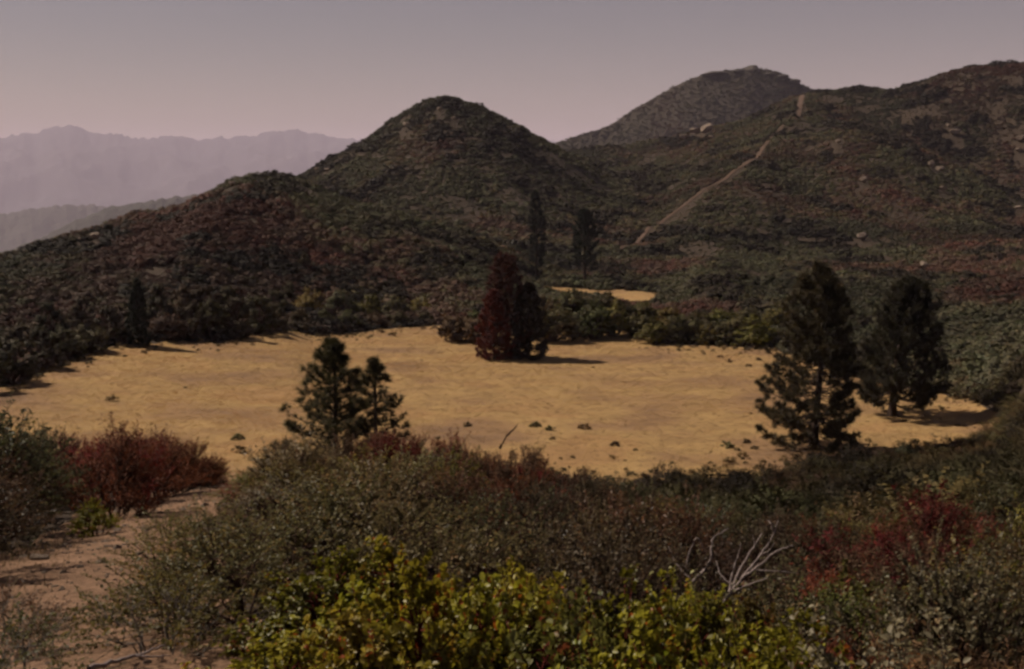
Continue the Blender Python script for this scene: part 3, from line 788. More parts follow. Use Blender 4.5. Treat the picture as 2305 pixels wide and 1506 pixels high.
# foreground: which bush grows where (photograph column, distance)
def species(px, D):
    """kind, colour, size, label, group, name"""
    u = rngP.uniform()
    if px < 30 and D < 9:
        return ('thin', 'grey', 0.9, "thin leggy scrub over bare dirt at the lower left corner", "thin scrub at the trail's near end", 'scrub_shrub')
    if px < 560 and D > 11:
        if px > 120 and D > 13.5:
            return ('wisp', 'rust' if u < 0.75 else 'red', 1.25, "rust-red feathery shrub on the bank along the left of the trail", "rusty shrubs along the trail", 'chamise_shrub')
        if u < 0.35: return ('grey', 'olive', 1.3, "olive green leafy shrub on the bank left of the trail", "olive shrubs left of the trail", 'scrub_shrub')
        if u < 0.8: return ('grey', 'dgreen', 1.35, "dark green shrub in the shaded bank left of the trail", "dark shrubs left of the trail", 'scrub_shrub')
        return ('wisp', 'brown', 1.2, "brown feathery shrub among the olive ones left of the trail", "brown shrubs left of the trail", 'chamise_shrub')
    if D < 6.2 and 560 < px < 1900:
        if px < 760 and u < 0.5: return ('open', 'olive', 0.8, "open olive scrub beside the yellow-green bushes by the trail", "open scrub right of the trail", 'scrub_shrub')
        return ('manz', 'yellow' if u < 0.85 else 'olive', 1.0, "yellow-green manzanita with round leaves in the nearest row", "yellow-green manzanita in the front", 'manzanita_shrub')
    if D < 7 and px >= 1900:
        if u < 0.55: return ('grey', 'pale', 0.85, "pale grey-green scrub at the lower right corner", "pale scrub at the lower right", 'scrub_shrub')
        return ('manz' if u < 0.8 else 'wisp', 'olive' if u < 0.8 else 'brown', 0.85, "olive and brown scrub at the lower right corner", "olive scrub at the lower right", 'scrub_shrub')
    if 7 < D and 640 < px < 1750 and rngP.uniform() < 0.22:
        q = rngP.uniform()
        if q < 0.4: return ('wisp', 'rust', 0.95, "rust-brown feathery shrub among the grey-green scrub", "rust shrubs among the grey-green scrub", 'chamise_shrub')
        if q < 0.7: return ('open', 'dark', 1.05, "dark open shrub among the grey-green scrub", "dark shrubs among the grey-green scrub", 'scrub_shrub')
        return ('grey', 'pale', 0.95, "pale small-leaved shrub among the grey-green scrub", "pale shrubs among the grey-green scrub", 'scrub_shrub')
    if D < 13 and px < 1230:
        if u < 0.25: return ('open', 'olive', 1.0, "open olive scrub with twiggy stems right of the trail", "open scrub right of the trail", 'scrub_shrub')
        if u < 0.8: return ('grey', 'grey', 0.95, "grey-green small-leaved scrub right of the trail", "grey-green scrub right of the trail", 'scrub_shrub')
        return ('open', 'dgreen', 1.0, "dark open scrub between grey-green ones right of the trail", "open scrub right of the trail", 'scrub_shrub')
    if px < 1230:
        if D > 19 and px > 820:
            return ('wisp', 'rust' if u < 0.55 else ('red' if u < 0.75 else 'brown'), 1.1, "rusty brown shrub on the brow below the young pines", "rusty shrubs on the brow", 'chamise_shrub')
        if u < 0.55: return ('grey', 'olive', 1.0, "olive shrub on the middle of the foreground brow", "olive shrubs on the brow", 'scrub_shrub')
        if u < 0.8: return ('grey', 'grey', 1.0, "grey-green shrub on the middle of the foreground brow", "grey-green shrubs on the brow", 'scrub_shrub')
        return ('wisp', 'brown', 1.0, "brown shrub among the olive ones on the foreground brow", "brown shrubs on the brow", 'chamise_shrub')
    # right of the middle
    if D < 9:
        if 1850 < px < 2240: return ('grey' if u < 0.7 else 'manz', 'olive', 0.9, "yellowish olive shrub in front of the dark red one", "olive shrubs before the red shrub", 'scrub_shrub')
        if px >= 2240: return ('grey', 'olive' if u < 0.6 else 'pale', 0.9, "olive scrub at the right edge of the foreground", "scrub at the right edge", 'scrub_shrub')
        if u < 0.5: return ('open', 'dark', 0.95, "dark open scrub around the bleached branches", "dark scrub around the bleached branches", 'scrub_shrub')
        return ('grey', 'pale' if u < 0.7 else 'grey', 0.85, "pale scrub around the bleached branches", "pale scrub around the bleached branches", 'scrub_shrub')
    if D < 17:
        if px < 1760:
            return ('wisp' if u < 0.5 else 'grey', 'dark' if u < 0.6 else 'brown', 1.05, "dark brown-green shrub behind the bleached branches", "dark shrubs behind the bleached branches", 'scrub_shrub')
        if 1760 <= px < 2230:
            return ('wisp', 'rust' if u < 0.5 else 'brown', 1.0, "rust-brown shrub beside the dark red one", "rust shrubs around the red shrub", 'chamise_shrub')
        return ('grey', 'olive' if u < 0.6 else 'brown', 1.0, "olive scrub at the right edge of the foreground", "scrub at the right edge", 'scrub_shrub')
    if px < 1420 and D < 32:
        return ('wisp', 'brown' if u < 0.6 else 'dark', 1.05, "dark rusty shrub on the brow in front of the meadow", "dark rusty shrubs before the meadow", 'chamise_shrub')
    if 1700 < px < 2150 and D < 24 and u < 0.6:
        return ('wisp', 'brown' if u < 0.3 else 'rust', 1.05, "brown shrub on the slope below the tall pine", "brown shrubs on the right slope", 'chamise_shrub')
    return ('grey' if u < 0.6 else 'wisp', 'dgreen' if u < 0.55 else ('olive' if u < 0.8 else 'dark'), 1.15, "dark green shrub on the slope below the tall pine", "green shrubs on the right slope", 'scrub_shrub')


FORE_MAX = 34.0
HK = {'manz': 0.88, 'grey': 1.02, 'leafy': 1.02, 'open': 1.05, 'wisp': 1.08, 'thin': 0.8}


def canopy_row(px, D):
    """how high the scrub stands, as the row its top reaches"""
    if D < 6.2:
        return np.interp(px, [0, 400, 600, 750, 900, 1000, 1300, 1600, 1900, 2305], [1380, 1400, 1390, 1290, 1215, 1195, 1255, 1300, 1370, 1350])
    side = np.interp(D, [d for _, d in PATH_PD], [p for p, _ in PATH_PD])
    if px > side and px < 640 and D > 7:         # right of the trail the scrub stays low
        return np.interp(px, [250, 330, 400, 500, 560, 640], [1215, 1190, 1155, 1110, 1075, 1030])
    if D < 12.5 and px > 100:
        return np.interp(px, [200, 330, 450, 560, 700, 900, 1200, 1500, 1700, 2000, 2305], [1200, 1190, 1160, 1100, 1055, 1025, 1050, 1120, 1180, 1245, 1190])
    if px < 560 and D > 9:
        return np.interp(px, [-200, 0, 250, 400, 500, 535, 560], [950, 948, 940, 958, 992, 1030, 1045]) + (25 if D < 14 else 0)
    if px < 560:
        return 1200.0
    lo = np.interp(px, [560, 640, 800, 1000, 1100, 1250, 1330, 1400, 1700, 2000, 2305], [1015, 955, 940, 950, 965, 985, 1020, 1050, 1050, 1020, 950])
    return lo + (20 - min(D, 20)) * 6


AREAS = [(60, "at the left edge"), (420, "under the narrow dark pine's column"), (640, "below the trail's end"), (900, "below the young pines"), (1100, "below the left of the central pines"), (1260, "below the central pines"), (1450, "below the lone upper pine"), (1700, "left of the tall pine's column"), (1930, "below the tall pine"), (2140, "below the dense dark pine"), (9999, "at the right edge")]


def where(px, D):
    a = next(t for lim, t in AREAS if px < lim)
    b = "front row" if D < 5.5 else "second row" if D < 8.5 else "third row" if D < 13 else "fourth row" if D < 17 else "middle rows" if D < 22 else "rear rows" if D < 28 else "last row"
    return b + " " + a


spots = []
for Dm, pxs in ((3.75, range(640, 1960, 190)), (4.45, range(720, 1900, 170)), (5.3, range(800, 1860, 150))):
    for pxm in pxs:
        pm = pxm + rngP.uniform(-40, 40); dm_ = Dm + rngP.uniform(-0.2, 0.2)
        x, y, gz = pol(pm, dm_)
        _, e = ray(pm, float(canopy_row(pm, dm_)) + rngP.normal() * 18 + (5.3 - Dm) * 40)
        sz = float(np.clip((EYE[2] + dm_ * e - gz) / 0.98, 0.35, 1.15))
        spots.append((x, y, 0.30))
        put_shrub('manz', 'yellow' if rngP.uniform() < 0.88 else 'olive', (x, y, gz - 0.02), (0.72, 0.72, sz), "yellow-green manzanita with round leaves, " + where(pm, dm_), "yellow-green manzanita in the front", 'manzanita_shrub')
tries = 0
while tries < 20000 and len(spots) < 290:
    tries += 1
    D = math.sqrt(rngP.uniform(3.3 ** 2, FORE_MAX ** 2)) if tries > 2500 else rngP.uniform(3.3, 12)
    px = rngP.uniform(-190, 2490)
    t, _ = ray(px, 1200)
    x, y = D * math.sin(t), D * math.cos(t)
    rad = 0.45 if D < 7 else (0.58 if D < 16 else 0.78)
    gap = float(dist_poly(PATH, x, y)[0])
    clear = 0.62 + rad * 0.75 + (0.25 if px < 560 else 0.1) if D < 22 else 0.95
    if 300 < px < 720 and D < 24 and px > np.interp(D, [d for _, d in PATH_PD], [p for p, _ in PATH_PD]): clear += 0.4
    if gap < clear: continue
    if D < 6.4 and px < 560: continue
    if D < 11 and px < 470: continue
    if D < 4.0 and px > 1500 and px < 560: continue
    if any((x - a) ** 2 + (y - b) ** 2 < (rad + r) ** 2 * 0.86 for a, b, r in spots): continue
    spots.append((x, y, rad))
    k, c, s, lab, grp, nm = species(px, D)
    s = s * rngP.uniform(0.82, 1.15)
    if k == 'grey' and D > 12: k = 'leafy'
    gz = float(height(x, y))
    _, e = ray(px, float(canopy_row(px, D)) + 8 + max(-22, rngP.normal() * (34 if 7 < D < 30 and px > 600 else 18)))
    avail = EYE[2] + D * e - gz
    if avail < 0.22: avail = 0.22
    sz = min(s * 1.3, 0.93 * avail / HK[k]) * rngP.uniform(0.88, 1.04)
    sx = s if sz > 0.7 * s else s * 0.85
    lab = " ".join(w for w in lab.split()[:2] if w not in ("shrub", "manzanita", "scrub")) + (" manzanita, " if k == "manz" else " shrub, ") + where(px, D)
    lab = ("low " if sz < 0.6 else "tall " if sz > 1.12 else "broad " if sx > 1.1 else "") + lab
    put_shrub(k, c, (x, y, gz - 0.02), (sx, sx, sz), lab, grp, nm)


def at(px, D):
    return tuple(pol(px, D) - np.array([0, 0, 0.02]))


# singled-out bushes of the foreground
put_shrub('wisp', 'red', at(1950, 13.6), (1.35, 1.2, 1.25), "dark red shrub, left half of the red pair on the right slope", None, 'chamise_shrub')
put_shrub('wisp', 'red', at(2110, 14.0), (1.25, 1.2, 1.5), "dark red shrub, right and taller half of the red pair on the right slope", None, 'chamise_shrub')
put_shrub('wisp', 'rust', at(1895, 8.6), (0.8, 0.8, 0.9), "rounded rust-brown bush just below the dark red pair", None, 'chamise_shrub')
put_shrub('wisp', 'rust', at(248, 20.5), (1.35, 1.3, 1.5), "big rounded rust shrub bulging over the left side of the trail", None, 'chamise_shrub')
put_shrub('open', 'olive', at(372, 15.2), (0.42, 0.42, 0.33), "small yellowish bush alone in the middle of the trail", None, 'scrub_shrub')
put_shrub('open', 'grey', at(440, 8.8), (0.8, 0.7, 0.5), "low arching scrub reaching over the trail from the right", None, 'scrub_shrub', rot=0.4)
put_shrub('open', 'grey', at(560, 6.2), (0.8, 0.75, 0.6), "open scrub with arching twigs at the trail's near right side", None, 'scrub_shrub')
put_shrub('thin', 'brown', at(60, 6.3), (0.5, 0.5, 0.35), "thin brown scrub at the photograph's lower left, dirt showing through", None, 'scrub_shrub')
put_shrub('thin', 'grey', at(-60, 5.0), (0.7, 0.7, 0.45), "thin grey scrub cut by the lower left corner", None, 'scrub_shrub')
put_shrub('thin', 'olive', at(345, 5.7), (0.75, 0.7, 0.55), "low olive scrub on the right edge of the near dirt", None, 'scrub_shrub')
put_shrub('thin', 'brown', at(-20, 7.6), (0.6, 0.6, 0.4), "thin brown scrub at the left edge over sunlit dirt", None, 'scrub_shrub')
put_shrub('open', 'olive', at(400, 7.0), (0.6, 0.6, 0.42), "low leafy olive scrub arching over the trail's right edge", None, 'scrub_shrub')
put_shrub('leafy', 'olive', at(1990, 7.2), (0.75, 0.75, 0.82), "yellowish olive shrub just under the left half of the red pair", None, 'scrub_shrub')
put_shrub('leafy', 'olive', at(2095, 7.0), (0.75, 0.75, 0.86), "yellowish olive shrub just under the right half of the red pair", None, 'scrub_shrub')
put_shrub('leafy', 'olive', at(2195, 7.6), (0.8, 0.8, 0.85), "yellowish olive shrub right below the red pair near the right edge", None, 'scrub_shrub')
put_shrub('wisp', 'rust', at(1920, 6.3), (0.55, 0.55, 0.7), "small rust bush in front of the olive shrubs under the red pair", None, 'chamise_shrub')
put_shrub('wisp', 'rust', at(420, 30.0), (1.1, 1.1, 1.15), "rust shrub at the far end of the bank where the trail narrows", None, 'chamise_shrub')
put_shrub('wisp', 'rust', at(470, 33.5), (0.9, 0.9, 0.9), "last rust shrub of the left bank against the meadow", None, 'chamise_shrub')
put_shrub('wisp', 'rust', at(350, 25.5), (1.2, 1.2, 1.3), "full rust shrub in the middle of the left bank", None, 'chamise_shrub')
put_shrub('manz', 'yellow', at(205, 17.6), (0.5, 0.5, 0.55), "small bright yellow-green bush at the foot of the left bank", None, 'manzanita_shrub')
put_shrub('grey', 'dgreen', at(600, 36.0), (1.2, 1.2, 1.1), "dark green shrub where the trail drops to the meadow", None, 'scrub_shrub')
put_shrub('grey', 'dgreen', at(690, 42.0), (1.5, 1.5, 1.5), "dark green shrub at the foot of the bushy young pine", None, 'scrub_shrub')
put_shrub('wisp', 'rust', at(870, 44.0), (1.6, 1.6, 1.7), "red-brown shrub at the foot of the slim young pine", None, 'chamise_shrub')
put_shrub('wisp', 'red', at(955, 40.0), (1.4, 1.4, 1.3), "red-brown shrub right of the young pines on the brow", None, 'chamise_shrub')
put_shrub('wisp', 'brown', at(1300, 33.0), (0.75, 0.75, 1.5), "upright brown shrub standing clear against the golden meadow", None, 'chamise_shrub')
put_shrub('wisp', 'brown', at(1110, 34.0), (1.3, 1.2, 1.25), "rounded brown shrub on the brow beside the leaning stick", None, 'chamise_shrub')

# shrubs and small oaks along the meadow's far edge and the clumps standing in it
edge = [
    (-40, 176, 'oak', 1.05), (30, 182, 'oak', 1.15), (95, 192, 'oak', 0.95), (150, 200, 'oak', 1.0), (205, 204, 'mid', 1.25), (250, 210, 'oak', 0.9),
    (385, 213, 'mid', 1.35), (430, 214, 'oak', 1.2), (475, 216, 'oak', 1.1), (535, 216, 'oak', 1.0), (590, 222, 'oak', 0.95), (620, 226, 'oak', 0.8),
    (680, 236, 'mid', 0.95), (735, 240, 'mid', 0.9), (790, 244, 'mid', 0.9), (850, 248, 'mid', 0.85), (905, 250, 'mid', 0.8), (960, 254, 'mid', 0.7), (1010, 256, 'mid', 0.7),
    (1065, 252, 'mid', 0.75),
]
ORD = ["first", "second", "third", "fourth", "fifth", "sixth", "seventh", "eighth", "ninth", "tenth", "eleventh", "twelfth"]
no, nm_ = 0, 0
for i, (px, D, k, s) in enumerate(edge):
    if k == 'oak':
        s *= 1.35
        put_shrub('oak', 'dark', at(px, D), (s, s, s * rngP.uniform(0.9, 1.1)), ORD[no] + " from the left of the dark oaks along the meadow's left edge", "dark oaks along the meadow's left edge", 'oak_tree', 'tree')
        no += 1
    else:
        put_shrub('mid', 'dgreen' if i % 3 else 'brown', at(px, D), (s * 1.35, s * 1.3, s * 1.3 * rngP.uniform(0.85, 1.1)), ORD[nm_] + " tall shrub from the left along the meadow's far edge", "tall shrubs along the meadow's far edge", 'tall_shrub')
        nm_ += 1
for px, D, s, c, lab in [(1030, 226, 1.0, 'brown', "low rounded bush standing free at the left of the central pines"), (1075, 224, 0.95, 'brown', "brown bush tucked against the young pine with the painted red glow"),
                         (1240, 226, 1.25, 'dgreen', "large rounded bush right behind the central pines"), (1290, 232, 1.35, 'dgreen', "highest bush of the clump right of the central pines"),
                         (1335, 230, 1.15, 'dgreen', "middle bush of the clump right of the central pines"), (1378, 234, 1.05, 'olive', "bush at the right end of the clump right of the central pines"),
                         (1440, 234, 1.0, 'dgreen', "bush left of the tall-shrub row, across a gap from the central clump")]:
    put_shrub('mid', c, at(px, D), (s * 2.2, s * 1.8, s * 1.9), lab, None, 'tall_shrub')
for q, px in enumerate(range(1470, 1760, 38)):
    s = rngP.uniform(0.75, 1.05)
    put_shrub('mid', 'dgreen' if px % 3 else 'olive', at(px, 222 + rngP.uniform(0, 6)), (s * 2.1, s * 1.7, s * 1.6), ORD[q] + " from the left of the tall-shrub row between central clump and tall pine", "tall shrubs along the meadow's back right edge", 'tall_shrub')
for q, (px, D, s) in enumerate([(1900, 196, 0.9), (1945, 188, 0.8), (2120, 178, 0.7), (2165, 174, 0.7), (2210, 170, 0.75), (2255, 168, 0.8), (2290, 166, 0.8)]):
    put_shrub('mid', 'dgreen', at(px, D), (s * 1.1, s, s), ORD[q] + " from the left of the tall shrubs behind the dense dark pine", "tall shrubs behind the right end of the meadow", 'tall_shrub')
for q, (px, D, k, s) in enumerate([(-20, 200, 'oak', 1.1), (60, 207, 'oak', 1.0), (120, 214, 'oak', 1.05), (190, 220, 'oak', 0.95), (365, 228, 'oak', 1.15), (415, 232, 'oak', 1.25), (465, 231, 'oak', 1.15), (520, 235, 'oak', 1.1), (575, 238, 'oak', 1.0), (625, 242, 'oak', 0.95)]):
    put_shrub('oak', 'dark', at(px, D), (s * 1.35, s * 1.3, s * 1.25), ORD[q] + " from the left in the second row of dark oaks behind the meadow", "dark oaks in the second row", 'oak_tree', 'tree')
for q, (px, D, s) in enumerate([(1225, 244, 1.5), (1268, 248, 1.7), (1315, 247, 1.7), (1358, 250, 1.5), (1392, 250, 1.3)]):
    put_shrub('mid', 'dgreen', at(px, D), (s * 1.8, s * 1.4, s * 1.4), ORD[q] + " from the left of the bushes rising behind the central right clump", "bushes behind the central right clump", 'tall_shrub')
for q, (px, D, s) in enumerate([(700, 256, 1.3), (770, 262, 1.3), (830, 262, 1.2), (890, 266, 1.2), (950, 268, 1.1), (1455, 250, 1.3), (1510, 244, 1.3), (1565, 242, 1.2), (1625, 244, 1.3), (1685, 242, 1.2), (1745, 240, 1.3)]):
    put_shrub('mid', 'dgreen' if q % 2 else 'olive', at(px, D), (s * 1.55, s * 1.2, s * 1.2), ORD[q] + " from the left of the upper row of tall shrubs behind the meadow", "upper row of tall shrubs behind the meadow", 'tall_shrub')
for px, D, sq, lab in [(2268, 152, 0.55, "lowest bush closing the meadow's right end"), (2285, 158, 0.6, "middle bush closing the meadow's right end"), (2300, 165, 0.65, "upper bush closing the meadow's right end"),
                       (1990, 130, 0.62, "dark rounded bush at the meadow's near edge left below the dense pine"), (2045, 132, 0.66, "dark rounded bush at the meadow's near edge right below the dense pine"),
                       (2130, 137, 0.5, "small dark bush at the near edge by the shadow's tip"), (2215, 142, 0.55, "dark bush under the shadow's end at the meadow's right")]:
    put_shrub('mid', 'dark', at(px, D), (sq * 1.2, sq, sq), lab, None, 'tall_shrub')
put_shrub('oak', 'dark', at(905, 272), (0.75, 0.75, 1.05), "dark upright small oak on the slope above the meadow", None, 'oak_tree', 'tree')
put_shrub('oak', 'dark', at(690, 290), (0.7, 0.7, 0.9), "dark small oak high on the left hill's slope", None, 'oak_tree', 'tree')
put_shrub('oak', 'dark', at(655, 262), (0.8, 0.8, 1.0), "dark small oak low on the left hill's slope", None, 'oak_tree', 'tree')
put_shrub('mid', 'dark', at(1575, 258), (1.1, 1.0, 0.9), "near-black bush above the tall-shrub row", None, 'tall_shrub')

# low bushes dotted over the meadow
for px, py, s, lab in [(1050, 960, 0.9, "small grey bush on the meadow nearest the leaning stick"), (1205, 962, 1.05, "left one of two neighbouring low bushes on the meadow"), (1240, 970, 1.0, "right one of two neighbouring low bushes on the meadow"),
                       (1315, 966, 1.15, "dark low bush alone on the meadow right of the neighbouring two"), (1385, 1004, 0.95, "low bush near the brow at the meadow's front"), (1243, 990, 0.6, "tiny bush below the two neighbouring ones"),
                       (535, 990, 1.1, "low grey bush in the gap at the end of the trail"), (1638, 1008, 1.2, "brownish low bush left of the tall pine's foot"), (1680, 998, 0.8, "small bush between the brownish one and the tall pine"),
                       (1700, 1012, 0.7, "pale small bush at the tall pine's left foot"), (1905, 995, 1.5, "dark stump-like bush right of the tall pine's foot"), (1622, 806, 0.8, "leftmost dark tuft near the meadow's back right"),
                       (1640, 816, 0.9, "wide dark tuft near the meadow's back right"), (1685, 826, 0.8, "lowest dark tuft near the meadow's back right"), (1708, 812, 0.9, "dark tuft nearest the tall pine at the meadow's back"),
                       (950, 812, 0.35, "tiny dark tuft left of the central pines"), (905, 853, 0.3, "tiny dark tuft on the open left meadow")]:
    p, D = hit(px, py, 60)
    put_shrub('tuft', 'brown' if s < 1 else 'grey', tuple(p), (s * 1.25, s * 1.1, s), lab, None, 'low_bush', 'bush')

# ------------------------------------------------------------------ dead wood
def stick(name, label, cat, segs, radii, parent=None, mat=None):
    mb = MB()
    P = np.array(segs, float)
    s = np.linspace(0, 1, len(P)); q = np.linspace(0, 1, len(P) * 4)
    C = np.stack([pchip(s, P[:, c], q) for c in range(3)], axis=1)
    C[1:-1] += np.random.default_rng(abs(hash(label or name)) % 1000 if False else len(P)).normal(size=(len(C) - 2, 3)) * radii[0] * 0.25
    mb.tubes(C[None], np.interp(q, [0, 1], radii)[None], 7)
    o = link(name, mb.mesh(name, mat or M_DEAD, True), parent)
    if label: tag(o, label, cat)
    return o


def at3(px, py, D):
    t, e = ray(px, py)
    return np.array([D * math.sin(t), D * math.cos(t), EYE[2] + D * e])


def dead_bush(label, root, arms, mat=None):
    """root, arms: (px, py, D) points"""
    e = link("dead_branch", None, None, tuple(at3(*root)))
    tag(e, label, "branch")
    r0 = at3(*root)
    for pts, r in arms:
        P = [at3(*p) - r0 for p in pts]
        stick("limb", None, None, P, (r, r * 0.35), e, mat)
    return e


dead_bush("bleached forked dead branch sticking up out of the dark scrub", (1625, 1360, 7.0), [
    ([(1625, 1360, 7.0), (1672, 1300, 7.0), (1712, 1248, 7.05), (1738, 1212, 7.1), (1752, 1172, 7.1)], 0.009),
    ([(1668, 1304, 7.0), (1715, 1268, 6.95), (1748, 1240, 6.9), (1785, 1228, 6.9)], 0.008),
    ([(1640, 1340, 7.0), (1672, 1270, 7.1), (1700, 1225, 7.15), (1716, 1200, 7.2)], 0.008),
    ([(1742, 1200, 7.1), (1735, 1178, 7.1), (1728, 1172, 7.12)], 0.006),
    ([(1690, 1282, 7.0), (1740, 1285, 7.0), (1800, 1292, 7.05)], 0.005),
    ([(1650, 1330, 6.9), (1700, 1310, 6.85), (1735, 1300, 6.8)], 0.005), ([(1640, 1340, 7.1), (1648, 1290, 7.15), (1662, 1248, 7.2), (1668, 1222, 7.2)], 0.006),
    ([(1712, 1248, 7.05), (1730, 1240, 7.0), (1744, 1222, 6.95)], 0.004), ([(1655, 1322, 7.0), (1620, 1290, 7.05), (1612, 1262, 7.1)], 0.005), ([(1700, 1225, 7.15), (1694, 1205, 7.15)], 0.004)])
dead_bush("curved bleached twigs left of the forked dead branch", (1560, 1310, 7.3), [
    ([(1560, 1310, 7.3), (1598, 1262, 7.3), (1603, 1215, 7.35), (1640, 1190, 7.4)], 0.009),
    ([(1540, 1290, 7.3), (1555, 1235, 7.3), (1570, 1210, 7.3), (1585, 1240, 7.3)], 0.006),
    ([(1560, 1310, 7.3), (1520, 1265, 7.35), (1505, 1230, 7.4)], 0.006)])
dead_bush("grey dead stick lying on the dirt at the lower left", (200, 1500, 4.7), [
    ([(200, 1505, 4.7), (260, 1488, 4.8), (320, 1470, 4.9), (372, 1452, 5.0)], 0.010),
    ([(300, 1476, 4.87), (340, 1478, 4.86), (385, 1476, 4.9)], 0.006)])
dead_bush("thin bleached stem in the scrub at the far right edge", (2150, 1345, 8), [
    ([(2150, 1345, 8), (2160, 1300, 8), (2158, 1270, 8)], 0.008), ([(2155, 1310, 8), (2130, 1290, 8), (2105, 1305, 8)], 0.005)])
p1 = pol(1140, 34)
dead_bush("short dark stick leaning out of the brow against the meadow", (1130, 1000, 34), [
    ([(1125, 1010, 34), (1143, 978, 34), (1156, 966, 34), (1166, 954, 34)], 0.035)], M_STEM)
dead_bush("pale bare twigs in the middle of the grey-green scrub", (830, 1300, 7.5), [
    ([(820, 1330, 7.5), (838, 1290, 7.5), (845, 1262, 7.5), (862, 1240, 7.5)], 0.006), ([(838, 1290, 7.5), (822, 1262, 7.5)], 0.004)])

# ------------------------------------------------------------------ boulders
def rock_mesh(seed, mat, sub=3, flat=0.6):
    import bmesh
    bm = bmesh.new()
    bmesh.ops.create_icosphere(bm, subdivisions=sub, radius=1)
    V = np.array([v.co[:] for v in bm.verts])
    rng = np.random.default_rng(seed)
    for _ in range(9):                       # chipped faces
        d = rdir(rng, 1)[0]; h = rng.uniform(0.55, 0.85)
        s = V @ d
        V -= np.where(s > h, s - h, 0)[:, None] * d[None]
    V *= (0.85 + 0.35 * fbm(V[:, 0] * 2 + seed, V[:, 1] * 2 + V[:, 2] * 1.7, seed))[:, None]
    V *= np.array([1.0, 0.8, flat])
    for v, c in zip(bm.verts, V): v.co = c
    me = bpy.data.meshes.new("boulder")
    bm.to_mesh(me); bm.free()
    me.materials.append(mat)
    return me


RM = [rock_mesh(s, M_ROCK, 3, 0.55 + 0.1 * s) for s in range(4)]
for px, py, w, lab in [(215, 543, 26, "pale boulder alone on the left hill's low ridge"), (522, 424, 18, "pale boulder just under the left hill's crest"), (500, 436, 14, "smaller pale rock below the left hill's crest boulder"),
                       (735, 388, 14, "right one of the two rocks low on the cone hill's left flank"), (713, 386, 12, "left one of the two rocks low on the cone hill's left flank"), (990, 252, 12, "small rock near the cone hill's top"), (1022, 272, 12, "small rock under the cone hill's second hump"),
                       (915, 288, 22, "flat rock band on the cone hill's left shoulder"), (1566, 302, 34, "big rock of the outcrop on the slope left of the firebreak"), (1592, 298, 34, "upper right rock of the outcrop left of the firebreak"),
                       (1540, 316, 26, "lower left rock of the outcrop left of the firebreak"), (1600, 314, 16, "lower right rock of the outcrop left of the firebreak"), (1887, 325, 13, "small pale rock high on the spur right of the firebreak"),
                       (1945, 412, 20, "pale boulder in the middle of the spur right of the firebreak"), (2098, 376, 20, "upper pale rock near the spur's edge at the right"), (2116, 388, 22, "lower pale rock near the spur's edge at the right"),
                       (2080, 606, 22, "pale boulder above the dense dark pine"), (1942, 542, 28, "broken pale rocks between the firebreak and the dense pine"), (2122, 432, 22, "flat pale rock on the spur's green flank"),
                       (2150, 304, 26, "pale ledge on the shaded slope at the right"), (2135, 288, 13, "small rock over the ledge on the shaded slope"), (2290, 474, 16, "small boulder at the right edge under the spur"),
                       (2298, 320, 22, "upper pale scar rock at the right edge"), (2294, 345, 20, "lower pale scar rock at the right edge"), (80, 735, 16, "pale rock in the oaks at the far left"), (180, 548, 10, "small pale rock left of the low ridge's boulder")]:
    p, D = hit(px, py, 180)
    r = w / FPX * D * 0.42
    o = link("boulder", RM[int(rngP.integers(4))], None, (p[0], p[1], p[2] + r * 0.35 + (1.0 if py < 620 else 0.3)))
    o.scale = (r * 1.15, r, r * rngP.uniform(0.9, 1.2)); o.rotation_euler = (rngP.uniform(-.2, .2), rngP.uniform(-.2, .2), rngP.uniform(-0.6, 0.6))
    tag(o, lab, "boulder")
BOULDERS = np.array([[o.location.x, o.location.y, o.scale.x] for o in bpy.data.objects if o.name.startswith("boulder")])

RC = [rock_mesh(20 + s, M_CRAG, 3, 0.8) for s in range(3)]
for px, py, w, h, lab in [(1692, 157, 34, 22, "pointed crag on the hazy hill's summit"), (1664, 162, 40, 10, "low crag left of the pointed one on the hazy summit"), (1728, 168, 40, 8, "low crag right of the pointed one on the hazy summit"),
                          (1762, 174, 30, 12, "blunt crag at the summit's right shoulder"), (1788, 186, 28, 16, "steep crag below the summit's right shoulder"), (1610, 166, 60, 12, "broken rock band left of the hazy summit")]:
    D = 2045.0
    q = at3(px, py, D)
    o = link("rock_outcrop", RC[int(rngP.integers(3))], None, tuple(q))
    o.scale = (w / FPX * D * 0.5, w / FPX * D * 0.5, h / FPX * D * 0.62)
    o.rotation_euler = (0, 0, rngP.uniform(-0.5, 0.5))
    tag(o, lab, "rocks")

# loose stones on the trail
SM = [rock_mesh(40 + s, M_ROCK, 2, 0.6) for s in range(3)]
for px, D, r, lab in [(72, 12.5, 0.09, "pale flat stone on the trail under the left bank"), (40, 12.9, 0.06, "small stone beside the flat one under the left bank"), (540, 32.5, 0.16, "pale stone where the trail tops the brow"), (520, 31.5, 0.1, "smaller stone at the top of the trail"),
                      (292, 12.0, 0.05, "white stone in the middle of the trail"), (230, 4.9, 0.025, "small white stone on the near dirt"), (330, 7.2, 0.04, "pale stone under the arching scrub"), (255, 18.0, 0.07, "stone on the trail's left rut")]:
    p = pol(px, D)
    o = link("stone", SM[int(rngP.integers(3))], None, (p[0], p[1], p[2] + r * 0.3))
    o.scale = (r * 1.2, r, r); o.rotation_euler = (0, 0, rngP.uniform(0, 3))
    tag(o, lab, "stone")

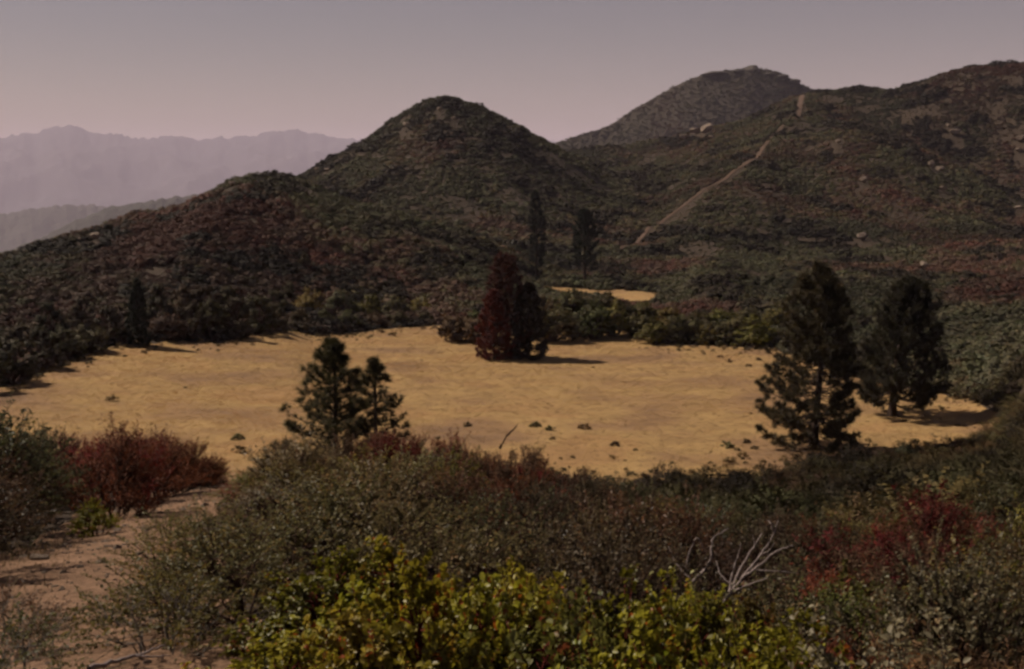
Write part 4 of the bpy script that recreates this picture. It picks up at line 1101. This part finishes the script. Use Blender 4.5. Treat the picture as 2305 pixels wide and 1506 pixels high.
# ------------------------------------------------------------------ mass vegetation, one object each
def scatter(name, P, scale, rot, idx, tint, sources, label, cat):
    me = bpy.data.meshes.new(name)
    me.vertices.add(len(P)); me.vertices.foreach_set('co', np.asarray(P, np.float32).ravel())
    for an, ty, av in (('scl', 'FLOAT_VECTOR', scale), ('rot', 'FLOAT_VECTOR', rot), ('tint', 'FLOAT_VECTOR', tint)):
        a = me.attributes.new(an, ty, 'POINT'); a.data.foreach_set('vector', np.asarray(av, np.float32).ravel())
    a = me.attributes.new('idx', 'INT', 'POINT'); a.data.foreach_set('value', np.asarray(idx, np.int32))
    me.update()
    ob = link(name, me)
    g = bpy.data.node_groups.new(name, 'GeometryNodeTree')
    g.interface.new_socket('Geometry', in_out='INPUT', socket_type='NodeSocketGeometry')
    g.interface.new_socket('Geometry', in_out='OUTPUT', socket_type='NodeSocketGeometry')
    n, l = g.nodes, g.links
    gi, go = n.new('NodeGroupInput'), n.new('NodeGroupOutput')
    iop = n.new('GeometryNodeInstanceOnPoints')
    jn = n.new('GeometryNodeJoinGeometry')
    for k, m in enumerate(sources):
        so = bpy.data.objects.new(name + "_plant", m)      # kept out of the scene: only a source of geometry
        oi = n.new('GeometryNodeObjectInfo'); oi.inputs['Object'].default_value = so
        oi.inputs['As Instance'].default_value = True
        l.new(oi.outputs['Geometry'], jn.inputs[0])

    def named(nm, ty):
        q = n.new('GeometryNodeInputNamedAttribute'); q.data_type = ty; q.inputs['Name'].default_value = nm
        return q.outputs['Attribute']
    l.new(gi.outputs[0], iop.inputs['Points']); l.new(jn.outputs[0], iop.inputs['Instance'])
    iop.inputs['Pick Instance'].default_value = True
    l.new(named('idx', 'INT'), iop.inputs['Instance Index'])
    e2r = n.new('FunctionNodeEulerToRotation')
    l.new(named('rot', 'FLOAT_VECTOR'), e2r.inputs[0])
    l.new(e2r.outputs[0], iop.inputs['Rotation'])
    l.new(named('scl', 'FLOAT_VECTOR'), iop.inputs['Scale'])
    l.new(iop.outputs[0], go.inputs[0])
    md = ob.modifiers.new('plants', 'NODES'); md.node_group = g
    tag(ob, label, cat, kind='stuff')
    return ob


def one_mesh(seed, W, H, lobes, twigs, per, L, Wl, **kw):
    """foliage only, for plants that show no stems at their distance"""
    st, fo = shrub(seed, W, H, lobes, twigs, per, L, Wl, 'diamond', leaf_m=M_SCAT, lowfill=0.7, face=0.75, **kw)
    bpy.data.meshes.remove(st)
    return fo


S_MID = [one_mesh(300 + i, 1.7, 1.2, 14, 18, 22, 0.044, 0.028, up=0.4, spread=0.3, tl=0.25) for i in range(4)]
S_FAR = [one_mesh(310 + i, 2.3, 1.45, 10, 8, 8, 0.22, 0.15, up=0.3, spread=0.28, tl=0.4) for i in range(4)]
S_BIG = [one_mesh(320 + i, 3.0, 1.35, 9, 6, 6, 0.42, 0.32, up=0.3, spread=0.28, tl=0.6) for i in range(4)]


def hill_tint(rng, x, y, px):
    n = len(x)
    a = fbm(x / 38, y / 55, 91, 4); b = fbm(x / 16 + 9, y / 22, 57, 3); c = rng.uniform(0, 1, n)
    green = np.array([0.098, 0.092, 0.052]); olive = np.array([0.126, 0.103, 0.056]); brown = np.array([0.130, 0.080, 0.056]); red = np.array([0.140, 0.062, 0.044]); dark = np.array([0.038, 0.030, 0.019])
    D = np.hypot(x, y)
    leftred = np.exp(-((px - 420) / 260) ** 2) * np.exp(-((D - 320) / 60) ** 2) * 0.35 + np.exp(-((px - 900) / 250) ** 2) * np.exp(-((D - 310) / 70) ** 2) * 0.28
    rightred = np.exp(-((px - 2250) / 170) ** 2) * np.exp(-((D - 330) / 70) ** 2) * 0.35 + np.exp(-((px - 1850) / 100) ** 2) * np.exp(-((D - 360) / 50) ** 2) * 0.22 + np.exp(-((px - 2150) / 180) ** 2) * np.exp(-((D - 850) / 80) ** 2) * 0.2
    r = a - 0.07 + leftred + rightred + (c - 0.5) * 0.2
    t = np.where((r < 0.46)[:, None], green, np.where((r < 0.56)[:, None], olive, np.where((r < 0.72)[:, None], brown, red)))
    t = np.where(((b < 0.36) & (c > 0.35))[:, None], dark, t)
    pq = np.clip((fbm(x / 85, y / 60, 171, 3) - 0.47) / 0.13, 0, 1)        # thickets of a darker kind
    t = t * (1 - 0.42 * pq * pq * (3 - 2 * pq))[:, None]
    t = t * np.where((D < 172)[:, None], np.array([0.82, 0.74, 0.52]), 1.0)
    return t * (0.9 + 0.2 * rng.uniform(0, 1, (n, 1))) * (1 + 0.04 * rng.normal(size=(n, 3)))


BT = np.array(sorted([(math.atan2(a, b), math.hypot(a, b)) for a, b in BREAK]))
BT2 = np.array([(math.atan2(a, b), math.hypot(a, b)) for a, b in BREAK2])


def low_growth(x, y, D, px):
    """the cut strip below the firebreak and the bare aprons below boulders carry only low growth"""
    t = np.arctan2(x, y)
    f = np.where((fbm(x / 20, y / 26, 131, 3) > 0.30) | (D < 180), 1.0, 0.45)
    dt = np.interp(t, BT[:, 0], BT[:, 1], left=-99, right=-99) - D
    f = np.where((dt > -2) & (dt < 20), 0.3, f)
    f = np.where((np.abs(t - BT2[:, 0].mean()) < 0.004) & (D > BT2[:, 1].min() - 30) & (D < BT2[:, 1].max() + 5), 0.3, f)
    f = np.where((px > 1212) & (px < 1490) & (D < np.interp(px, CLP, CLA)) & (D > np.interp(px, CLP, CLA) - 9), 0.45, f)
    for bx, by, br in BOULDERS:
        bt, bd = math.atan2(bx, by), math.hypot(bx, by)
        f = np.where((np.abs(t - bt) < (br + 1.2) / bd) & (D < bd) & (D > bd - 14), 0.3, f)
    return f


def chaparral(name, n, d0, d1, srcs, size, seed, label, keep, px0=-350, px1=2650, cover=1.0):
    rng = np.random.default_rng(seed)
    D = np.sqrt(rng.uniform(d0 ** 2, d1 ** 2, n))
    px = rng.uniform(px0, px1, n)
    t = np.arctan2((px - CX) * 1.0, FPX * math.cos(PITCH) - 0 * px)
    x, y = D * np.sin(t), D * np.cos(t)
    ok = keep(x, y, D, px, rng) & visible(x, y, 2.5)
    x, y, D, px = x[ok], y[ok], D[ok], px[ok]
    n = len(x)
    z = height(x, y) - 0.08
    tnt = hill_tint(rng, x, y, px)
    sg = 0.28 if d0 < 100 else 0.42
    s = size * np.minimum(rng.lognormal(0, sg, n), 1.8) * (0.6 + 0.8 * fbm(x / 12, y / 12, 77, 2))
    dark = tnt.sum(axis=1) < 0.09
    s = np.where(dark, s * (1.15 if d0 < 300 else 1.7), s)
    s = s * low_growth(x, y, D, px)
    s = np.where((D < 75) & (px < 1450), s * 0.55, s)
    brow = (D < 75) & (px > 800) & (px < 1450)
    tnt[brow] = np.array([0.09, 0.045, 0.024]) * rng.uniform(0.7, 1.2, (int(brow.sum()), 1))
    sc3 = np.stack([s * rng.uniform(0.9, 1.25, n), s * rng.uniform(0.9, 1.25, n), s * rng.uniform(0.6, 0.95, n)], axis=1)
    rot = np.stack([np.zeros(n), np.zeros(n), rng.uniform(0, 6.28, n)], axis=1)
    print(name, n)
    return scatter(name, np.stack([x, y, z], axis=1), sc3, rot, rng.integers(0, len(srcs), n), tnt, srcs, label, "scrub")


def in_meadow(x, y, D, m0=0.0, m1=0.0):
    t = np.arctan2(x, y)
    dn = np.interp(t, TH, DNEAR); df = np.interp(t, TH, DFAR)
    lim = np.clip((ray(2262, 900)[0] - t) / R(1.2), 0, 1)
    dm = (dn + df) / 2
    return (D > dm + (dn + m0 - dm) * lim) & (D < dm + (df + m1 - dm) * lim) & (lim > 0)


def keep_slope(x, y, D, px, rng):
    ok = ~in_meadow(x, y, D, -7, 4) & (D > FORE_MAX)
    g = np.ones(len(x)) * 9
    for a in range(0, len(x), 4000): g[a:a + 4000] = dist_poly(PATH, x[a:a + 4000], y[a:a + 4000])
    return ok & (g > 1.7) & ~((np.abs(px - 530) < 60) & (D < 130))


def keep_hill(x, y, D, px, rng):
    ok = ~in_meadow(x, y, D, -400, 4)
    for B, w in ((BREAK, 1.8), (BREAK2, 1.8), (BOULDERS[:, :2], None)):
        g = np.zeros(len(x))
        for a in range(0, len(x), 4000):
            xs, ys = x[a:a + 4000], y[a:a + 4000]
            if w is None:
                dd = np.hypot(B[:, 0][None] - xs[:, None], B[:, 1][None] - ys[:, None]) - BOULDERS[:, 2][None] * 1.3
                # keep the near side of a boulder open
                g[a:a + 4000] = dd.min(axis=1)
            else: g[a:a + 4000] = dist_poly(B, xs, ys)
        ok &= g > (w if w is not None else 1.2)
    cl = (px > 1212) & (px < 1490) & (D > np.interp(px, CLP, CLA) - 1) & (D < np.interp(px, CLP, CLB))
    bare = fbm(x / 20, y / 26, 131, 3)
    return ok & ~cl


chaparral("slope_shrubbery", 6600, FORE_MAX, 172, S_MID, 1.25, 5, "grey-green scrub covering the near slope down to the meadow", keep_slope, -250, 2600)
chaparral("near_shrubbery", 60000, 165, 430, S_FAR, 0.95, 6, "mixed olive and rust chaparral on the slopes around the meadow", keep_hill)
chaparral("hill_shrubbery", 190000, 430, 1120, S_BIG, 0.74, 7, "dense chaparral clothing the cone hill and the right hills", keep_hill)

# far summit hill
rng = np.random.default_rng(9)
sel = np.nonzero((FDD > 1560) & (FDD < 2080))
pick = rng.choice(len(sel[0]), 60000)
ti, di = sel[0][pick], sel[1][pick]
tj = FT[ti, di] + rng.uniform(-1, 1, len(pick)) * (FT[1, 0] - FT[0, 0]); 
fr = rng.uniform(0, 1, len(pick)); dj = np.minimum(di + 1, FDD.shape[1] - 1)
DD = FDD[ti, di] * (1 - fr) + FDD[ti, dj] * fr
x, y, z = np.sin(tj) * DD, np.cos(tj) * DD, FZZ[ti, di] * (1 - fr) + FZZ[ti, dj] * fr + EYE[2]
s = 1.1 * rng.lognormal(0, 0.35, len(x))
tn = hill_tint(rng, x / 2, y / 2, np.full(len(x), 5000.0)) * np.array([0.60, 0.64, 0.50])
scatter("summit_shrubbery", np.stack([x, y, z - 0.3], axis=1), np.stack([s * 1.2, s * 1.2, s * 0.8], axis=1), np.stack([0 * x, 0 * x, rng.uniform(0, 6.28, len(x))], axis=1), rng.integers(0, 4, len(x)), tn, S_BIG, "scrub on the hazy summit hill", "scrub")

# dry grass of the meadow
def tuft_mesh(seed):
    rng = np.random.default_rng(seed)
    mb = MB()
    n = 26
    P = np.stack([rng.normal(size=n) * 0.22, rng.normal(size=n) * 0.22, np.full(n, -0.02)], axis=1)
    A = unit(np.stack([rng.normal(size=n) * 0.5, rng.normal(size=n) * 0.5, np.ones(n)], axis=1))
    mb.leaves(P, A, unit(np.cross(A, rdir(rng, n))), rng.uniform(0.07, 0.22, n), 0.022, np.clip(0.5 + 0.25 * rng.normal(size=n), 0, 1), 'tri')
    return mb.mesh("grass_tuft", M_GRASS)


rng = np.random.default_rng(12)
n = 130000
D = np.sqrt(rng.uniform(118 ** 2, 262 ** 2, n)); px = rng.uniform(-120, 2262, n)
t = np.arctan2(px - CX, FPX * math.cos(PITCH)); x, y = D * np.sin(t), D * np.cos(t)
st = fbm(x / 24, y / 24, 201, 4); st2 = fbm(x / 6, y / 7, 221, 3)
ok = in_meadow(x, y, D, -4, 2) & (rng.uniform(0, 1, n) < 0.25 + 1.2 * st2 * st)
x, y, st, st2 = x[ok], y[ok], st[ok], st2[ok]; n = len(x)
tn = np.where((st > 0.5)[:, None], np.where((fbm(x / 33, y / 30, 261, 3) > 0.5)[:, None], np.array([0.38, 0.236, 0.096]), np.array([0.36, 0.245, 0.112])), np.array([0.27, 0.178, 0.092])) * (0.72 + 0.56 * st2[:, None]) * (1 + 0.16 * rng.normal(size=(n, 1)))
s = rng.uniform(0.5, 1.1, n)
print("tufts", n)
scatter("meadow_grass", np.stack([x, y, height(x, y) + 0.05], axis=1), np.stack([s, s, s], axis=1), np.stack([0 * x, 0 * x, rng.uniform(0, 6.28, n)], axis=1), rng.integers(0, 3, n), tn, [tuft_mesh(k) for k in range(3)], "short dry golden grass covering the meadow", "grass")

# weeds and seedlings where the meadow meets the scrub, a few out in the grass
rng = np.random.default_rng(18)
n = 26000
D = np.sqrt(rng.uniform(115 ** 2, 255 ** 2, n)); px = rng.uniform(-120, 2262, n)
t = np.arctan2(px - CX, FPX * math.cos(PITCH)); x, y = D * np.sin(t), D * np.cos(t)
inn = np.minimum(D - np.interp(t, TH, DNEAR), np.interp(t, TH, DFAR) - D)
pr = np.where(inn < 9, 0.55 * np.exp(-np.clip(inn, 0, 9) / 3.0), 0.0012) * (0.3 + 1.6 * np.clip(fbm(x / 9, y / 9, 301, 3) - 0.3, 0, 1))
ok = in_meadow(x, y, D, -5, 3) & (rng.uniform(0, 1, n) < pr)
x, y = x[ok], y[ok]; n = len(x)
s = rng.lognormal(-1.5, 0.4, n)
tn = np.where(rng.uniform(0, 1, n)[:, None] < 0.5, np.array([0.20, 0.13, 0.055]), np.array([0.10, 0.08, 0.038])) * rng.uniform(0.7, 1.2, (n, 1))
print("weeds", n)
scatter("meadow_weeds", np.stack([x, y, height(x, y)], axis=1), np.stack([s * 1.2, s * 1.2, s], axis=1), np.stack([0 * x, 0 * x, rng.uniform(0, 6.28, n)], axis=1), rng.integers(0, 4, n), tn, S_FAR, "low weeds and seedlings along the meadow's edge", "weeds")

# dry weeds along the trail's edges
rng = np.random.default_rng(21)
n = 1500
k = rng.integers(0, len(PATH) - 1, n)
sd = np.where(rng.uniform(0, 1, n) < 0.5, -1, 1) * rng.uniform(0.45, 1.3, n)
dx, dy = PATH[k + 1, 0] - PATH[k, 0], PATH[k + 1, 1] - PATH[k, 1]; ll = np.hypot(dx, dy)
x, y = PATH[k, 0] - dy / ll * sd, PATH[k, 1] + dx / ll * sd
ok = (np.hypot(x, y) < 36) & (fbm(x / 0.7, y / 0.7, 41, 2) > 0.45); x, y = x[ok], y[ok]; n = len(x)
s = rng.uniform(0.25, 0.7, n)
tn = np.where(rng.uniform(0, 1, n)[:, None] < 0.6, np.array([0.22, 0.15, 0.075]), np.array([0.12, 0.09, 0.05])) * rng.uniform(0.7, 1.2, (n, 1))
scatter("path_weeds", np.stack([x, y, height(x, y) + 0.01], axis=1), np.stack([s, s, s], axis=1), np.stack([0 * x, 0 * x, rng.uniform(0, 6.28, n)], axis=1), rng.integers(0, 3, n), tn, [tuft_mesh(k + 9) for k in range(3)], "dry weeds along the edges of the dirt trail", "weeds")

# pebbles on the trail
PB = [rock_mesh(60 + s, M_ROCK, 1, 0.6) for s in range(3)]
rng = np.random.default_rng(14)
n = 9000
k = rng.integers(0, len(PATH), n)
dd = np.hypot(PATH[k, 0], PATH[k, 1]); k = k[(dd < 36)]
x = PATH[k, 0] + rng.normal(size=len(k)) * 0.75; y = PATH[k, 1] + rng.normal(size=len(k)) * 0.75
s = 0.009 * rng.lognormal(0, 0.6, len(x)) * np.clip(np.hypot(x, y) / 8, 1, 2)
scatter("path_gravel", np.stack([x, y, height(x, y) + 0.025], axis=1), np.stack([s, s, s], axis=1), np.stack([0 * x, 0 * x, rng.uniform(0, 6.28, len(x))], axis=1), rng.integers(0, 3, len(x)), np.ones((len(x), 3)), PB, "scattered pebbles on the dirt trail", "gravel")

# ------------------------------------------------------------------ the hazy air
m, n_, l_, out = new_mat("hazy_air")
pv = n_.new('ShaderNodeVolumePrincipled')
pv.inputs['Color'].default_value = (0.90, 0.80, 0.98, 1)
pv.inputs['Density'].default_value = 3.8e-5
pv.inputs['Anisotropy'].default_value = 0.0
l_.new(pv.outputs[0], out.inputs['Volume'])
lo, hi = np.array([-45000.0, -2500.0, -1400.0]), np.array([45000.0, 45000.0, 1150.0])
Vb = np.array([[(lo, hi)[a][0], (lo, hi)[b][1], (lo, hi)[c][2]] for a in (0, 1) for b in (0, 1) for c in (0, 1)])
Fb = np.array([[0, 1, 3, 2], [4, 6, 7, 5], [0, 4, 5, 1], [2, 3, 7, 6], [0, 2, 6, 4], [1, 5, 7, 3]])
haze = link("haze", mesh_np("haze", Vb, [Fb], m))
tag(haze, "thin warm haze filling the air", "haze", kind='stuff')
print("objects", len(bpy.data.objects))
